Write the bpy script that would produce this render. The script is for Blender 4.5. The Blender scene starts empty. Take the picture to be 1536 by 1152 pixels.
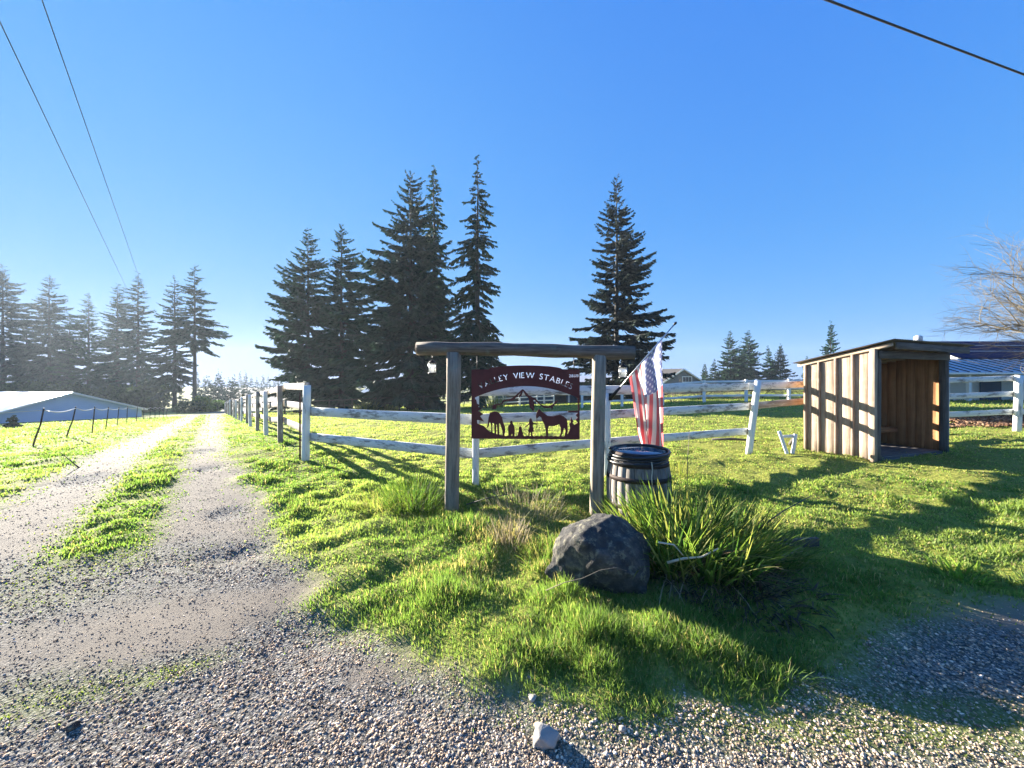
import bpy, bmesh, math, random
import numpy as np
from mathutils import Vector, Matrix

# ------------------------------------------------------------------ camera, sky, sun, exposure
F = 560.0                       # focal length in photo pixels (1536 wide)
HOR = 570.0                     # horizon row
EYE = 1.6
SUN_AZ = math.radians(-53.8)    # from +Y, negative = left
SUN_EL = math.radians(14.5)
SUN_STRENGTH = 5.0
SKY_STRENGTH = 0.077
EXPOSURE = 2.45
HAZE_DENSITY = 0.00042

scene = bpy.context.scene
COL = scene.collection
cam_d = bpy.data.cameras.new('camera')
cam = bpy.data.objects.new('camera', cam_d)
COL.objects.link(cam)
cam.location = (0, 0, EYE)
cam.rotation_euler = (math.radians(90), 0, 0)
cam_d.sensor_width = 36.0
cam_d.lens = 36.0 * F / 1536.0
cam_d.shift_y = -(576.0 - HOR) / 1536.0
cam_d.clip_start = 0.05
cam_d.clip_end = 5000
scene.camera = cam

world = bpy.data.worlds.new('World')
scene.world = world
world.use_nodes = True
wn = world.node_tree.nodes
wl = world.node_tree.links
wn.clear()
sky = wn.new('ShaderNodeTexSky')
sky.sky_type = 'NISHITA'
sky.sun_disc = False
sky.sun_elevation = SUN_EL
sky.sun_rotation = SUN_AZ
sky.air_density = 1.0
sky.dust_density = 0.0
sky.ozone_density = 5.0
sky.altitude = 600
# the photograph's soft highlight roll-off, applied alike to the whole sky: c -> a * c / (c + k)
ssep = wn.new('ShaderNodeSeparateColor')
scmb = wn.new('ShaderNodeCombineColor')
wl.new(sky.outputs['Color'], ssep.inputs[0])
for ch, (a_, k_) in enumerate(((0.66, 4.0), (0.67, 1.2), (1.02, 0.3))):
    ad = wn.new('ShaderNodeMath'); ad.operation = 'ADD'; ad.inputs[1].default_value = k_
    dv_ = wn.new('ShaderNodeMath'); dv_.operation = 'DIVIDE'
    ml = wn.new('ShaderNodeMath'); ml.operation = 'MULTIPLY'; ml.inputs[1].default_value = 2.4 * a_
    wl.new(ssep.outputs[ch], ad.inputs[0]); wl.new(ssep.outputs[ch], dv_.inputs[0]); wl.new(ad.outputs[0], dv_.inputs[1])
    wl.new(dv_.outputs[0], ml.inputs[0]); wl.new(ml.outputs[0], scmb.inputs[ch])
bg = wn.new('ShaderNodeBackground')
bg.inputs['Strength'].default_value = SKY_STRENGTH
wo = wn.new('ShaderNodeOutputWorld')
wl.new(scmb.outputs[0], bg.inputs['Color'])
wl.new(bg.outputs['Background'], wo.inputs['Surface'])

SUN_DIR = Vector((math.sin(SUN_AZ) * math.cos(SUN_EL), math.cos(SUN_AZ) * math.cos(SUN_EL), math.sin(SUN_EL)))
sun_d = bpy.data.lights.new('sun', 'SUN')
sun_d.energy = SUN_STRENGTH
sun_d.angle = math.radians(0.5)
sun_d.color = (1.0, 0.93, 0.80)
sun = bpy.data.objects.new('sun', sun_d)
COL.objects.link(sun)
sun.location = (-30, 22, 30)
sun.rotation_euler = SUN_DIR.to_track_quat('Z', 'Y').to_euler()

scene.view_settings.view_transform = 'Standard'
scene.view_settings.look = 'None'
scene.view_settings.exposure = EXPOSURE
scene.view_settings.gamma = 1.0
scene.view_settings.use_curve_mapping = False
scene.render.engine = 'CYCLES'
scene.cycles.use_denoising = True
scene.cycles.max_bounces = 8
scene.cycles.transparent_max_bounces = 8
scene.cycles.volume_bounces = 0
scene.cycles.sample_clamp_indirect = 6.0

rng = np.random.default_rng(7)
random.seed(7)

# ------------------------------------------------------------------ helpers
def vnoise(x, y, seed=0):
    """smooth value noise, 0..1"""
    x = np.asarray(x, float); y = np.asarray(y, float)
    xi = np.floor(x); yi = np.floor(y)
    fx = x - xi; fy = y - yi
    fx = fx * fx * (3 - 2 * fx); fy = fy * fy * (3 - 2 * fy)
    def h(a, b):
        n = np.sin(a * 127.1 + b * 311.7 + seed * 74.7) * 43758.5453
        return n - np.floor(n)
    return (h(xi, yi) * (1 - fx) + h(xi + 1, yi) * fx) * (1 - fy) + (h(xi, yi + 1) * (1 - fx) + h(xi + 1, yi + 1) * fx) * fy

def fbm(x, y, seed=0, o=3):
    s = 0; a = 0.5; t = 0
    for k in range(o):
        s = s + a * vnoise(x * 2 ** k, y * 2 ** k, seed + k); t += a; a *= 0.5
    return s / t

def sstep(a, b, x):
    t = np.clip((np.asarray(x, float) - a) / (b - a), 0, 1)
    return t * t * (3 - 2 * t)

DV = (-0.626, 0.780)      # direction of the drive
DU = (0.780, 0.626)       # across the drive, to the right
def uv(x, y):
    return x * DU[0] + y * DU[1], x * DV[0] + y * DV[1]

def base_z(x, y):
    u, v = uv(x, y)
    w = v - 9.0
    sp = np.where(w > 0, w * w / (w + 3.0), 0.0)
    z = -0.057 * np.minimum(sp, 200)
    z = np.where(sp > 85, -0.057 * (85 + 30 * (1 - np.exp(-(sp - 85) / 30.0))), z)
    z = z + 0.22 * sstep(8.5, 13.0, x) * sstep(3, 8, y)
    return z

def P(px, py, z=0.0):
    """a point of the flat ground at photo pixel"""
    Z = (EYE - z) * F / (py - HOR)
    return ((px - 768) / F * Z, Z)

def at(px, py, Z):
    return Vector(((px - 768) / F * Z, Z, EYE + (HOR - py) / F * Z))

GRASS_EDGE = [P(*p) for p in [(338, 655), (352, 690), (386, 745), (425, 815), (462, 880), (530, 945), (600, 985), (690, 1025),
                              (800, 1050), (900, 1062), (1000, 1058), (1090, 1045), (1180, 1026), (1262, 1004), (1325, 962), (1400, 928), (1536, 902)]]
GRASS_POLY = [(-60.0 * 0.626 + 0.9 * 0.78, 60 * 0.78 + 0.9 * 0.626)] + GRASS_EDGE + [(9, 4.6), (30, 7.0), (400, 60), (400, 400), (-200, 400)]

def in_poly(x, y, poly):
    x = np.asarray(x, float); y = np.asarray(y, float)
    c = np.zeros(x.shape, bool)
    n = len(poly)
    for i in range(n):
        x0, y0 = poly[i]; x1, y1 = poly[(i + 1) % n]
        if y0 == y1: continue
        hit = ((y0 > y) != (y1 > y)) & (x < (x1 - x0) * (y - y0) / (y1 - y0) + x0)
        c ^= hit
    return c

def blob(x, y, px, py, rx, ry, ang=0.0):
    cx, cy = P(px, py)
    c, s = math.cos(ang), math.sin(ang)
    dx, dy = x - cx, y - cy
    a = (dx * c + dy * s) / rx; b = (-dx * s + dy * c) / ry
    return np.exp(-(a * a + b * b) * 1.4)

DANG = math.atan2(DV[1], DV[0])
POTHOLES = [(355, 832, .34, .20), (342, 769, .26, .17), (311, 703, .26, .20), (303, 672, .50, .34), (135, 718, .46, .30), (490, 943, .36, .34)]

def grass_mask(x, y):
    """0..1, how much the ground is grass"""
    j = (fbm(x * 2.3, y * 2.3, 11) - 0.5) * 0.55
    jx, jy = x + j * 0.6, y + j * 0.6
    jx = jx + (fbm(x * 9, y * 9, 13) - .5) * .22; jy = jy + (fbm(x * 9, y * 9, 14) - .5) * .22
    right = in_poly(jx, jy, GRASS_POLY)
    u, v = uv(x, y)
    uu = u + j * 0.5
    left = (uu < -2.15 - 0.35 * sstep(6, 3, v)) & (v > 2.2 + 0.8 * j)
    centre = (u + j * .2 > -1.12) & (u + j * .2 < -0.50) & (v > 5.0 + 1.2 * j)
    return np.maximum(np.maximum(right, left), centre).astype(float)

LX0, LY0, LD, LNX, LNY = -14.0, -1.0, 0.035, 800, 460
_lut = None
def soft_mask(x, y):
    """grass share with softened edges near the camera, hard ones far off"""
    global _lut
    if _lut is None:
        gx, gy = np.meshgrid(LX0 + LD * np.arange(LNX), LY0 + LD * np.arange(LNY))
        m = grass_mask(gx.ravel(), gy.ravel()).reshape(LNY, LNX)
        for ax in (0, 1):
            for _ in range(2):
                acc = 0
                for k in range(-3, 4): acc = acc + np.roll(m, k, ax)
                m = acc / 7
        _lut = m
    x = np.asarray(x, float); y = np.asarray(y, float)
    fx = (x - LX0) / LD; fy = (y - LY0) / LD
    inside = (fx > 8) & (fx < LNX - 9) & (fy > 8) & (fy < LNY - 9)
    ix = np.clip(fx, 0, LNX - 2).astype(int); iy = np.clip(fy, 0, LNY - 2).astype(int)
    tx = np.clip(fx - ix, 0, 1); ty = np.clip(fy - iy, 0, 1)
    v = (_lut[iy, ix] * (1 - tx) + _lut[iy, ix + 1] * tx) * (1 - ty) + (_lut[iy + 1, ix] * (1 - tx) + _lut[iy + 1, ix + 1] * tx) * ty
    return np.where(inside, v, grass_mask(x, y))

def moss_mask(x, y):
    n = fbm(x * 3.0, y * 3.0, 21)
    m = 0.95 * blob(x, y, 265, 1008, .20, .09, 0.5) + 0.45 * blob(x, y, 140, 1030, .5, .10, 0.45)
    m = m + 0.55 * blob(x, y, 120, 870, .9, .5, 0.4) * n + 1.3 * blob(x, y, 1180, 1075, .75, .16) + 1.3 * blob(x, y, 1430, 1085, .7, .16) + 0.5 * blob(x, y, 900, 1085, .4, .07)
    m = m + 0.5 * blob(x, y, 60, 1050, .4, .2)
    u, v = uv(x, y)
    m = m + 0.7 * sstep(.5, .2, np.abs(u + .8)) * sstep(4.2, 5.3, v)
    return np.clip(m * (0.55 + 0.9 * n), 0, 1)

def coarse_mask(x, y):
    c = 0
    for (px, py, rx, ry) in POTHOLES:
        c = c + 1.7 * blob(x, y, px, py, rx, ry, DANG if py < 800 else 0.2)
    c = c + 0.85 * blob(x, y, 60, 880, 1.6, .8, 0.4) + 0.9 * blob(x, y, 60, 1120, 1.0, .35, 0.3)
    c = c + 0.9 * blob(x, y, 640, 1110, .55, .16) + 0.7 * blob(x, y, 860, 1135, .6, .14) + 0.6 * blob(x, y, 1250, 1145, 1.0, .12)
    c = c + 0.7 * blob(x, y, 430, 845, .35, .5, DANG) + 0.95 * blob(x, y, 1420, 985, 1.1, .35) + .7 * blob(x, y, 1150, 1100, 1.0, .2)
    n = .55 * fbm(x * 2.2, y * 2.2, 31) + .45 * fbm(x * 7.5, y * 7.5, 33)
    c = c + .12 + .42 * sstep(2.6, 1.7, y) * (1 - blob(x, y, 560, 1010, .35, .12))
    return np.clip(c * (0.45 + 1.1 * n) + 0.25 * (n - 0.45), 0, 1)

def ground_z(x, y):
    x = np.asarray(x, float); y = np.asarray(y, float)
    z = base_z(x, y)
    d = np.sqrt(x * x + y * y)
    near = 1 / (1 + (d / 25.0) ** 2)
    g = soft_mask(x, y)
    z = z + g * (0.075 * (fbm(x * 1.3, y * 1.3, 1) - 0.42) + 0.085 * (vnoise(x * 4.2, y * 4.2, 5) - 0.4) + .03 * (vnoise(x * 9.5, y * 9.5, 6) - .4)) * (0.35 + 0.65 * near)
    z = z + (fbm(x * 0.16, y * 0.16, 3) - 0.5) * 0.16 * sstep(7, 18, d)
    z = z + (1 - g) * 0.018 * (fbm(x * 5, y * 5, 9) - 0.5)
    for (px, py, rx, ry) in POTHOLES:
        z = z - 0.05 * blob(x, y, px, py, rx, ry, DANG if py < 800 else 0.2)
    z = z + 0.05 * blob(x, y, 1040, 880, 1.0, .6) + 0.03 * blob(x, y, 880, 960, .9, .4)
    return z

def gz(x, y):
    return float(ground_z(np.array([x]), np.array([y]))[0])

def set_props(o, label=None, cat=None, group=None, kind=None):
    if label: o['label'] = label
    if cat: o['category'] = cat
    if group: o['group'] = group
    if kind: o['kind'] = kind
    return o

def empty(name, loc=(0, 0, 0), label=None, cat=None, group=None, rz=0.0):
    o = bpy.data.objects.new(name, None)
    o.empty_display_size = 0.2
    COL.objects.link(o)
    o.location = loc
    o.rotation_euler = (0, 0, rz)
    return set_props(o, label, cat, group)

def link(name, me, mat=None, parent=None, M=None, **kw):
    o = bpy.data.objects.new(name, me)
    COL.objects.link(o)
    if mat is not None and len(me.materials) == 0: me.materials.append(mat)
    if M is not None: o.matrix_world = M
    if parent is not None:
        o.parent = parent
        pm = Matrix.Translation(parent.location) @ parent.rotation_euler.to_matrix().to_4x4()
        if parent.parent is not None:
            pm = parent_world(parent)
        o.matrix_parent_inverse = pm.inverted()
    return set_props(o, **kw)

def parent_world(o):
    if o.parent is None:
        return Matrix.LocRotScale(o.location, o.rotation_euler, o.scale)
    return parent_world(o.parent) @ o.matrix_parent_inverse @ Matrix.LocRotScale(o.location, o.rotation_euler, o.scale)

def np_mesh(name, V, polys, colors=None, smooth=False, uvs=None):
    """V (n,3); polys list of (m,k) int arrays; colors (n,3) per vertex"""
    me = bpy.data.meshes.new(name)
    V = np.asarray(V, np.float32).reshape(-1, 3)
    me.vertices.add(len(V))
    me.vertices.foreach_set('co', V.ravel())
    polys = [np.asarray(p, np.int32) for p in polys if len(p)]
    loops = np.concatenate([p.ravel() for p in polys])
    sizes = np.concatenate([np.full(len(p), p.shape[1], np.int32) for p in polys])
    starts = np.concatenate([[0], np.cumsum(sizes)[:-1]]).astype(np.int32)
    me.loops.add(len(loops))
    me.loops.foreach_set('vertex_index', loops)
    me.polygons.add(len(sizes))
    me.polygons.foreach_set('loop_start', starts)
    me.polygons.foreach_set('loop_total', sizes)
    if smooth:
        me.polygons.foreach_set('use_smooth', np.ones(len(sizes), bool))
    me.update(calc_edges=True)
    if colors is not None:
        a = me.color_attributes.new('Col', 'FLOAT_COLOR', 'POINT')
        c = np.ones((len(V), 4), np.float32)
        c[:, :3] = colors
        a.data.foreach_set('color', c.ravel())
    if uvs is not None:
        u = me.uv_layers.new(name='UVMap')
        u.data.foreach_set('uv', np.asarray(uvs, np.float32)[loops].ravel())
    me.validate(verbose=False)
    return me

# ------------------------------------------------------------------ materials
def new_mat(name):
    m = bpy.data.materials.new(name)
    m.use_nodes = True
    m.node_tree.nodes.clear()
    return m, m.node_tree.nodes, m.node_tree.links

def principled(N, L, **kw):
    b = N.new('ShaderNodeBsdfPrincipled')
    for k, v in kw.items():
        b.inputs[k.replace('_', ' ')].default_value = v
    o = N.new('ShaderNodeOutputMaterial')
    L.new(b.outputs[0], o.inputs['Surface'])
    return b

def rgba(c): return (c[0], c[1], c[2], 1.0)

def ramp(N, stops):
    r = N.new('ShaderNodeValToRGB')
    e = r.color_ramp.elements
    while len(e) < len(stops): e.new(0.5)
    for k, (p, c) in enumerate(stops):
        e[k].position = p; e[k].color = rgba(c)
    return r

def math_node(N, L, op, a, b=None, c=None):
    n = N.new('ShaderNodeMath'); n.operation = op
    for i, v in enumerate((a, b, c)):
        if v is None: continue
        if isinstance(v, (int, float)): n.inputs[i].default_value = v
        else: L.new(v, n.inputs[i])
    return n.outputs[0]

def mixc(N, L, fac, a, b):
    n = N.new('ShaderNodeMix'); n.data_type = 'RGBA'
    if isinstance(fac, (int, float)): n.inputs[0].default_value = fac
    else: L.new(fac, n.inputs[0])
    for i, v in ((6, a), (7, b)):
        if isinstance(v, tuple): n.inputs[i].default_value = rgba(v)
        else: L.new(v, n.inputs[i])
    return n.outputs[2]

def noise(N, L, vec, scale, detail=4, rough=0.55):
    n = N.new('ShaderNodeTexNoise')
    n.inputs['Scale'].default_value = scale
    n.inputs['Detail'].default_value = detail
    n.inputs['Roughness'].default_value = rough
    if vec is not None: L.new(vec, n.inputs['Vector'])
    return n.outputs['Fac']

def mapping(N, L, scale, kind='Object'):
    t = N.new('ShaderNodeTexCoord'); m = N.new('ShaderNodeMapping')
    m.inputs['Scale'].default_value = scale
    L.new(t.outputs[kind], m.inputs['Vector'])
    return m.outputs['Vector']

def bump(N, L, b, height, strength=0.4, dist=0.01):
    n = N.new('ShaderNodeBump')
    n.inputs['Strength'].default_value = strength
    n.inputs['Distance'].default_value = dist
    L.new(height, n.inputs['Height'])
    L.new(n.outputs['Normal'], b.inputs['Normal'])

def wood_mat(name, dark, light, grain=(2, 45, 45), rough=0.85, paint=None, paint_amount=0.5, vary=0.35, lichen=None):
    m, N, L = new_mat(name)
    b = principled(N, L, Roughness=rough)
    info = N.new('ShaderNodeObjectInfo')
    tc = N.new('ShaderNodeTexCoord')
    off = N.new('ShaderNodeVectorMath'); off.operation = 'ADD'
    sc = N.new('ShaderNodeVectorMath'); sc.operation = 'SCALE'
    cmb = N.new('ShaderNodeCombineXYZ')
    for i in range(3): L.new(info.outputs['Random'], cmb.inputs[i])
    L.new(cmb.outputs[0], sc.inputs[0]); sc.inputs['Scale'].default_value = 37.0
    L.new(tc.outputs['Object'], off.inputs[0]); L.new(sc.outputs[0], off.inputs[1])
    mp = N.new('ShaderNodeMapping'); mp.inputs['Scale'].default_value = grain
    L.new(off.outputs[0], mp.inputs['Vector'])
    g = noise(N, L, mp.outputs['Vector'], 1.0, 6, 0.65)
    r = ramp(N, [(0.30, dark), (0.70, light)])
    L.new(g, r.inputs['Fac'])
    big = noise(N, L, off.outputs[0], 3.0, 3)
    br = math_node(N, L, 'MULTIPLY_ADD', info.outputs['Random'], vary, 1.0 - vary * 0.5)
    br2 = math_node(N, L, 'MULTIPLY_ADD', big, 0.7, 0.65)
    br = math_node(N, L, 'MULTIPLY', br, br2)
    h = N.new('ShaderNodeHueSaturation')
    L.new(r.outputs['Color'], h.inputs['Color']); L.new(br, h.inputs['Value'])
    col = h.outputs['Color']
    if paint is not None:
        mp2 = N.new('ShaderNodeMapping'); mp2.inputs['Scale'].default_value = (grain[0] * 1.5, grain[1] * .35, grain[2] * .35)
        L.new(off.outputs[0], mp2.inputs['Vector'])
        pn = noise(N, L, mp2.outputs['Vector'], 1.0, 7, 0.7)
        pr = ramp(N, [(paint_amount - 0.06, (1, 1, 1)), (paint_amount + 0.06, (0, 0, 0))])
        L.new(pn, pr.inputs['Fac'])
        pcol = mixc(N, L, big, (paint[0] * .75, paint[1] * .77, paint[2] * .75), paint)
        col = mixc(N, L, pr.outputs['Color'], col, pcol)
    if lichen is not None:
        ln = noise(N, L, off.outputs[0], 9.0, 5, 0.6)
        lr = ramp(N, [(0.55, (0, 0, 0)), (0.68, (.7, .7, .7))])
        L.new(ln, lr.inputs['Fac'])
        col = mixc(N, L, lr.outputs['Color'], col, lichen)
    L.new(col, b.inputs['Base Color'])
    bump(N, L, b, g, 0.5, 0.006)
    return m

def plain_mat(name, col, rough=0.7, metallic=0.0, var=0.25, scale=8.0, bstr=0.2, bdist=0.004, spec=0.5):
    m, N, L = new_mat(name)
    b = principled(N, L, Roughness=rough, Metallic=metallic)
    b.inputs['Specular IOR Level'].default_value = spec
    v = mapping(N, L, (1, 1, 1))
    n = noise(N, L, v, scale, 5)
    c = mixc(N, L, n, tuple(x * (1 - var) for x in col), tuple(min(1, x * (1 + var)) for x in col))
    L.new(c, b.inputs['Base Color'])
    if bstr: bump(N, L, b, n, bstr, bdist)
    return m

def leaf_mat(name, transl=0.45, gain=1.0, rough=0.6, spec=0.25, tint=(1.0, 1.0, 1.0)):
    m, N, L = new_mat(name)
    a = N.new('ShaderNodeAttribute'); a.attribute_name = 'Col'
    b = N.new('ShaderNodeBsdfPrincipled')
    b.inputs['Roughness'].default_value = rough
    b.inputs['Specular IOR Level'].default_value = spec
    L.new(a.outputs['Color'], b.inputs['Base Color'])
    t = N.new('ShaderNodeBsdfTranslucent')
    mu = N.new('ShaderNodeMix'); mu.data_type = 'RGBA'; mu.blend_type = 'MULTIPLY'; mu.inputs[0].default_value = 1.0
    L.new(a.outputs['Color'], mu.inputs[6]); mu.inputs[7].default_value = (tint[0], tint[1], tint[2], 1)
    L.new(mu.outputs[2], t.inputs['Color'])
    mx = N.new('ShaderNodeMixShader'); mx.inputs[0].default_value = transl
    L.new(b.outputs[0], mx.inputs[1]); L.new(t.outputs[0], mx.inputs[2])
    o = N.new('ShaderNodeOutputMaterial')
    L.new(mx.outputs[0], o.inputs['Surface'])
    return m

def ground_mat():
    m, N, L = new_mat('ground')
    b = principled(N, L, Roughness=0.95)
    b.inputs['Specular IOR Level'].default_value = 0.2
    a = N.new('ShaderNodeAttribute'); a.attribute_name = 'Col'
    sp = N.new('ShaderNodeSeparateColor'); L.new(a.outputs['Color'], sp.inputs[0])
    v = mapping(N, L, (1, 1, 1))
    # compacted earth
    n1 = noise(N, L, v, 3.0, 6); n2 = noise(N, L, v, 75.0, 6, .75)
    dirt = mixc(N, L, n1, (.095, .076, .058), (.25, .208, .163))
    sand = mixc(N, L, n2, (.05, .043, .036), (.36, .31, .255))
    dirt = mixc(N, L, 0.45, dirt, sand)
    # gravel bed: voronoi stones
    vo = N.new('ShaderNodeTexVoronoi'); vo.inputs['Scale'].default_value = 70.0
    L.new(v, vo.inputs['Vector'])
    g1 = ramp(N, [(0.0, (.07, .065, .06)), (.5, (.20, .19, .175)), (1.0, (.40, .37, .33))])
    L.new(vo.outputs['Color'], g1.inputs['Fac'])
    edge = ramp(N, [(0.35, (1, 1, 1)), (.75, (.12, .12, .12))])
    L.new(vo.outputs['Distance'], edge.inputs['Fac'])
    gm = N.new('ShaderNodeMix'); gm.data_type = 'RGBA'; gm.blend_type = 'MULTIPLY'; gm.inputs[0].default_value = .8
    L.new(g1.outputs['Color'], gm.inputs[6]); L.new(edge.outputs['Color'], gm.inputs[7])
    cfac = math_node(N, L, 'MULTIPLY_ADD', n2, .5, math_node(N, L, 'ADD', sp.outputs['Green'], -.28))
    cr = ramp(N, [(.25, (0, 0, 0)), (.5, (1, 1, 1))]); L.new(cfac, cr.inputs['Fac'])
    col = mixc(N, L, cr.outputs['Color'], dirt, gm.outputs[2])
    # moss
    mfac = math_node(N, L, 'MULTIPLY', sp.outputs['Blue'], math_node(N, L, 'MULTIPLY_ADD', n2, 1.6, -.15))
    col = mixc(N, L, mfac, col, (.17, .20, .035))
    # turf
    t1 = noise(N, L, v, 1.6, 7, .65); t2 = noise(N, L, v, 14.0, 5, .7); t3 = noise(N, L, v, .25, 4)
    tr = ramp(N, [(.32, (.045, .05, .012)), (.45, (.16, .18, .028)), (.60, (.28, .29, .05)), (.76, (.36, .31, .10))])
    L.new(math_node(N, L, 'ADD', math_node(N, L, 'MULTIPLY', t2, .62), math_node(N, L, 'MULTIPLY', t1, .38)), tr.inputs['Fac'])
    turf = mixc(N, L, math_node(N, L, 'MULTIPLY', t3, .5), tr.outputs['Color'], (.30, .29, .06))
    spots = ramp(N, [(.62, (0, 0, 0)), (.72, (1, 1, 1))]); L.new(t1, spots.inputs['Fac'])
    turf = mixc(N, L, math_node(N, L, 'MULTIPLY', spots.outputs['Color'], .55), turf, (.075, .055, .025))
    col = mixc(N, L, sp.outputs['Red'], col, turf)
    L.new(col, b.inputs['Base Color'])
    hg = math_node(N, L, 'MULTIPLY', math_node(N, L, 'MULTIPLY', math_node(N, L, 'SUBTRACT', .6, vo.outputs['Distance']), .6), cr.outputs['Color'])
    hh = math_node(N, L, 'ADD', math_node(N, L, 'MULTIPLY', n2, .5), hg)
    ht = math_node(N, L, 'MULTIPLY', math_node(N, L, 'ADD', t2, t1), 3.0)
    hm = N.new('ShaderNodeMix'); hm.data_type = 'FLOAT'
    L.new(sp.outputs['Red'], hm.inputs[0]); L.new(hh, hm.inputs[2]); L.new(ht, hm.inputs[3])
    bump(N, L, b, hm.outputs[0], 0.9, 0.018)
    return m

M = {}
M['ground'] = ground_mat()
M['post_wood'] = wood_mat('post_wood', (.135, .105, .075), (.40, .325, .245), grain=(3, 40, 40), lichen=(.22, .23, .17), vary=.2)
M['beam_wood'] = wood_mat('beam_wood', (.06, .046, .036), (.24, .19, .15), grain=(3, 40, 40), lichen=(.16, .17, .13), vary=.1)
M['white_rail'] = wood_mat('white_rail', (.13, .12, .11), (.33, .31, .29), grain=(2.2, 38, 38), paint=(.78, .78, .76), paint_amount=.56, vary=.2)
M['white_post'] = wood_mat('white_post', (.20, .19, .17), (.40, .38, .35), grain=(2, 26, 26), paint=(.80, .80, .78), paint_amount=.62, vary=.1)
M['grey_rail'] = wood_mat('grey_rail', (.17, .14, .11), (.40, .34, .28), grain=(2, 34, 34), paint=(.62, .58, .52), paint_amount=.42, vary=.25)
M['shed_board'] = wood_mat('shed_board', (.16, .11, .078), (.43, .335, .25), grain=(1.4, 34, 34), vary=.6, lichen=(.33, .28, .22))
M['shed_inner'] = wood_mat('shed_inner', (.22, .095, .035), (.44, .22, .09), grain=(1.2, 26, 26), vary=.3)
M['shed_dark'] = wood_mat('shed_dark', (.05, .045, .04), (.17, .15, .135), grain=(2, 34, 34), vary=.2)
M['stave'] = wood_mat('stave', (.09, .075, .065), (.31, .27, .235), grain=(2.5, 30, 30), vary=.45)
M['dark_wood'] = wood_mat('dark_wood', (.04, .035, .03), (.11, .095, .08), grain=(2, 30, 30))
M['rust_plate'] = plain_mat('rust_plate', (.115, .026, .022), .62, .35, .5, 7, .15, .002)
M['rust_iron'] = plain_mat('rust_iron', (.045, .030, .026), .7, .5, .5, 25, .3, .002)
M['black_rubber'] = plain_mat('black_rubber', (.012, .012, .014), .35, 0, .2, 20, .1)
M['steel'] = plain_mat('steel', (.55, .55, .56), .28, .9, .1, 20, 0)
M['dark_metal'] = plain_mat('dark_metal', (.02, .02, .022), .4, .6, .2, 20, 0)
M['roof_tin'] = plain_mat('roof_tin', (.20, .17, .16), .45, .7, .4, 5, .1)
M['navy_roof'] = plain_mat('navy_roof', (.016, .019, .065), .85, 0, .2, 2, 0, spec=.1)
M['galv_roof'] = plain_mat('galv_roof', (.46, .48, .52), .55, .15, .15, 3, .1)
M['white_roof'] = plain_mat('white_roof', (.78, .76, .74), .33, .1, .06, 1, 0)
M['haze_tinted_wall'] = plain_mat('haze_tinted_wall', (.40, .54, .78), .7, 0, .06, .6, 0)  # blue of haze and skylight put into the wall colour
M['house_wall'] = plain_mat('house_wall', (.09, .11, .14), .8, 0, .1, 2, 0)
M['house_roof'] = plain_mat('house_roof', (.10, .09, .085), .9, 0, .3, 6, .3)
M['white_paint'] = plain_mat('white_paint', (.78, .78, .77), .6, 0, .08, 4, 0)
M['stable_blue'] = plain_mat('stable_blue', (.055, .11, .19), .7, 0, .2, 2, 0)
M['window_glass'] = plain_mat('window_glass', (.02, .025, .03), .08, 0, .1, 2, 0)
M['rock_dark'] = None
M['pale_stone'] = plain_mat('pale_stone', (.30, .275, .24), .85, 0, .45, 14, .8, .02)
M['wire'] = plain_mat('wire', (.05, .05, .06), .6, .3, .1, 5, 0)
M['fence_wire'] = plain_mat('fence_wire', (.55, .55, .57), .4, .6, .1, 5, 0)
M['twine'] = plain_mat('twine', (.55, .48, .36), .9, 0, .2, 30, 0)
M['bark'] = wood_mat('bark', (.018, .016, .013), (.055, .047, .038), grain=(12, 12, 2), vary=.2)
M['bark_pale'] = wood_mat('bark_pale', (.10, .08, .055), (.24, .20, .14), grain=(14, 14, 3), vary=.2)
M['needles'] = leaf_mat('needles', .12, rough=.7, spec=.15)
M['grass'] = leaf_mat('grass', .62, spec=.12, tint=(1.40, 1.45, .80))
M['dry'] = leaf_mat('dry', .40)
M['stones'] = leaf_mat('stones', 0.0, rough=.9, spec=.12)

def rock_mat():
    m, N, L = new_mat('rock_dark')
    b = principled(N, L, Roughness=.9)
    v = mapping(N, L, (1, 1, 1))
    n = noise(N, L, v, 7, 8, .7); n2 = noise(N, L, v, 15, 8, .7)
    r = ramp(N, [(.3, (.016, .015, .016)), (.5, (.06, .056, .052)), (.72, (.20, .17, .13))]); L.new(n, r.inputs['Fac'])
    lr = ramp(N, [(.54, (0, 0, 0)), (.62, (.75, .75, .75))]); L.new(n2, lr.inputs['Fac'])
    c = mixc(N, L, lr.outputs['Color'], r.outputs['Color'], (.25, .23, .15))
    L.new(c, b.inputs['Base Color'])
    bump(N, L, b, math_node(N, L, 'ADD', n, math_node(N, L, 'MULTIPLY', n2, .5)), 1.0, .06)
    return m
M['rock_dark'] = rock_mat()

def glass_mat():
    m, N, L = new_mat('lantern_glass')
    g = N.new('ShaderNodeBsdfGlossy'); g.inputs['Roughness'].default_value = .12
    t = N.new('ShaderNodeBsdfTransparent'); t.inputs['Color'].default_value = (.9, .93, .95, 1)
    d = N.new('ShaderNodeBsdfTranslucent'); d.inputs['Color'].default_value = (.8, .82, .85, 1)
    m1 = N.new('ShaderNodeMixShader'); m1.inputs[0].default_value = .35
    m2 = N.new('ShaderNodeMixShader'); m2.inputs[0].default_value = .35
    L.new(t.outputs[0], m1.inputs[1]); L.new(d.outputs[0], m1.inputs[2])
    L.new(m1.outputs[0], m2.inputs[1]); L.new(g.outputs[0], m2.inputs[2])
    o = N.new('ShaderNodeOutputMaterial'); L.new(m2.outputs[0], o.inputs['Surface'])
    return m
M['lantern_glass'] = glass_mat()

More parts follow.
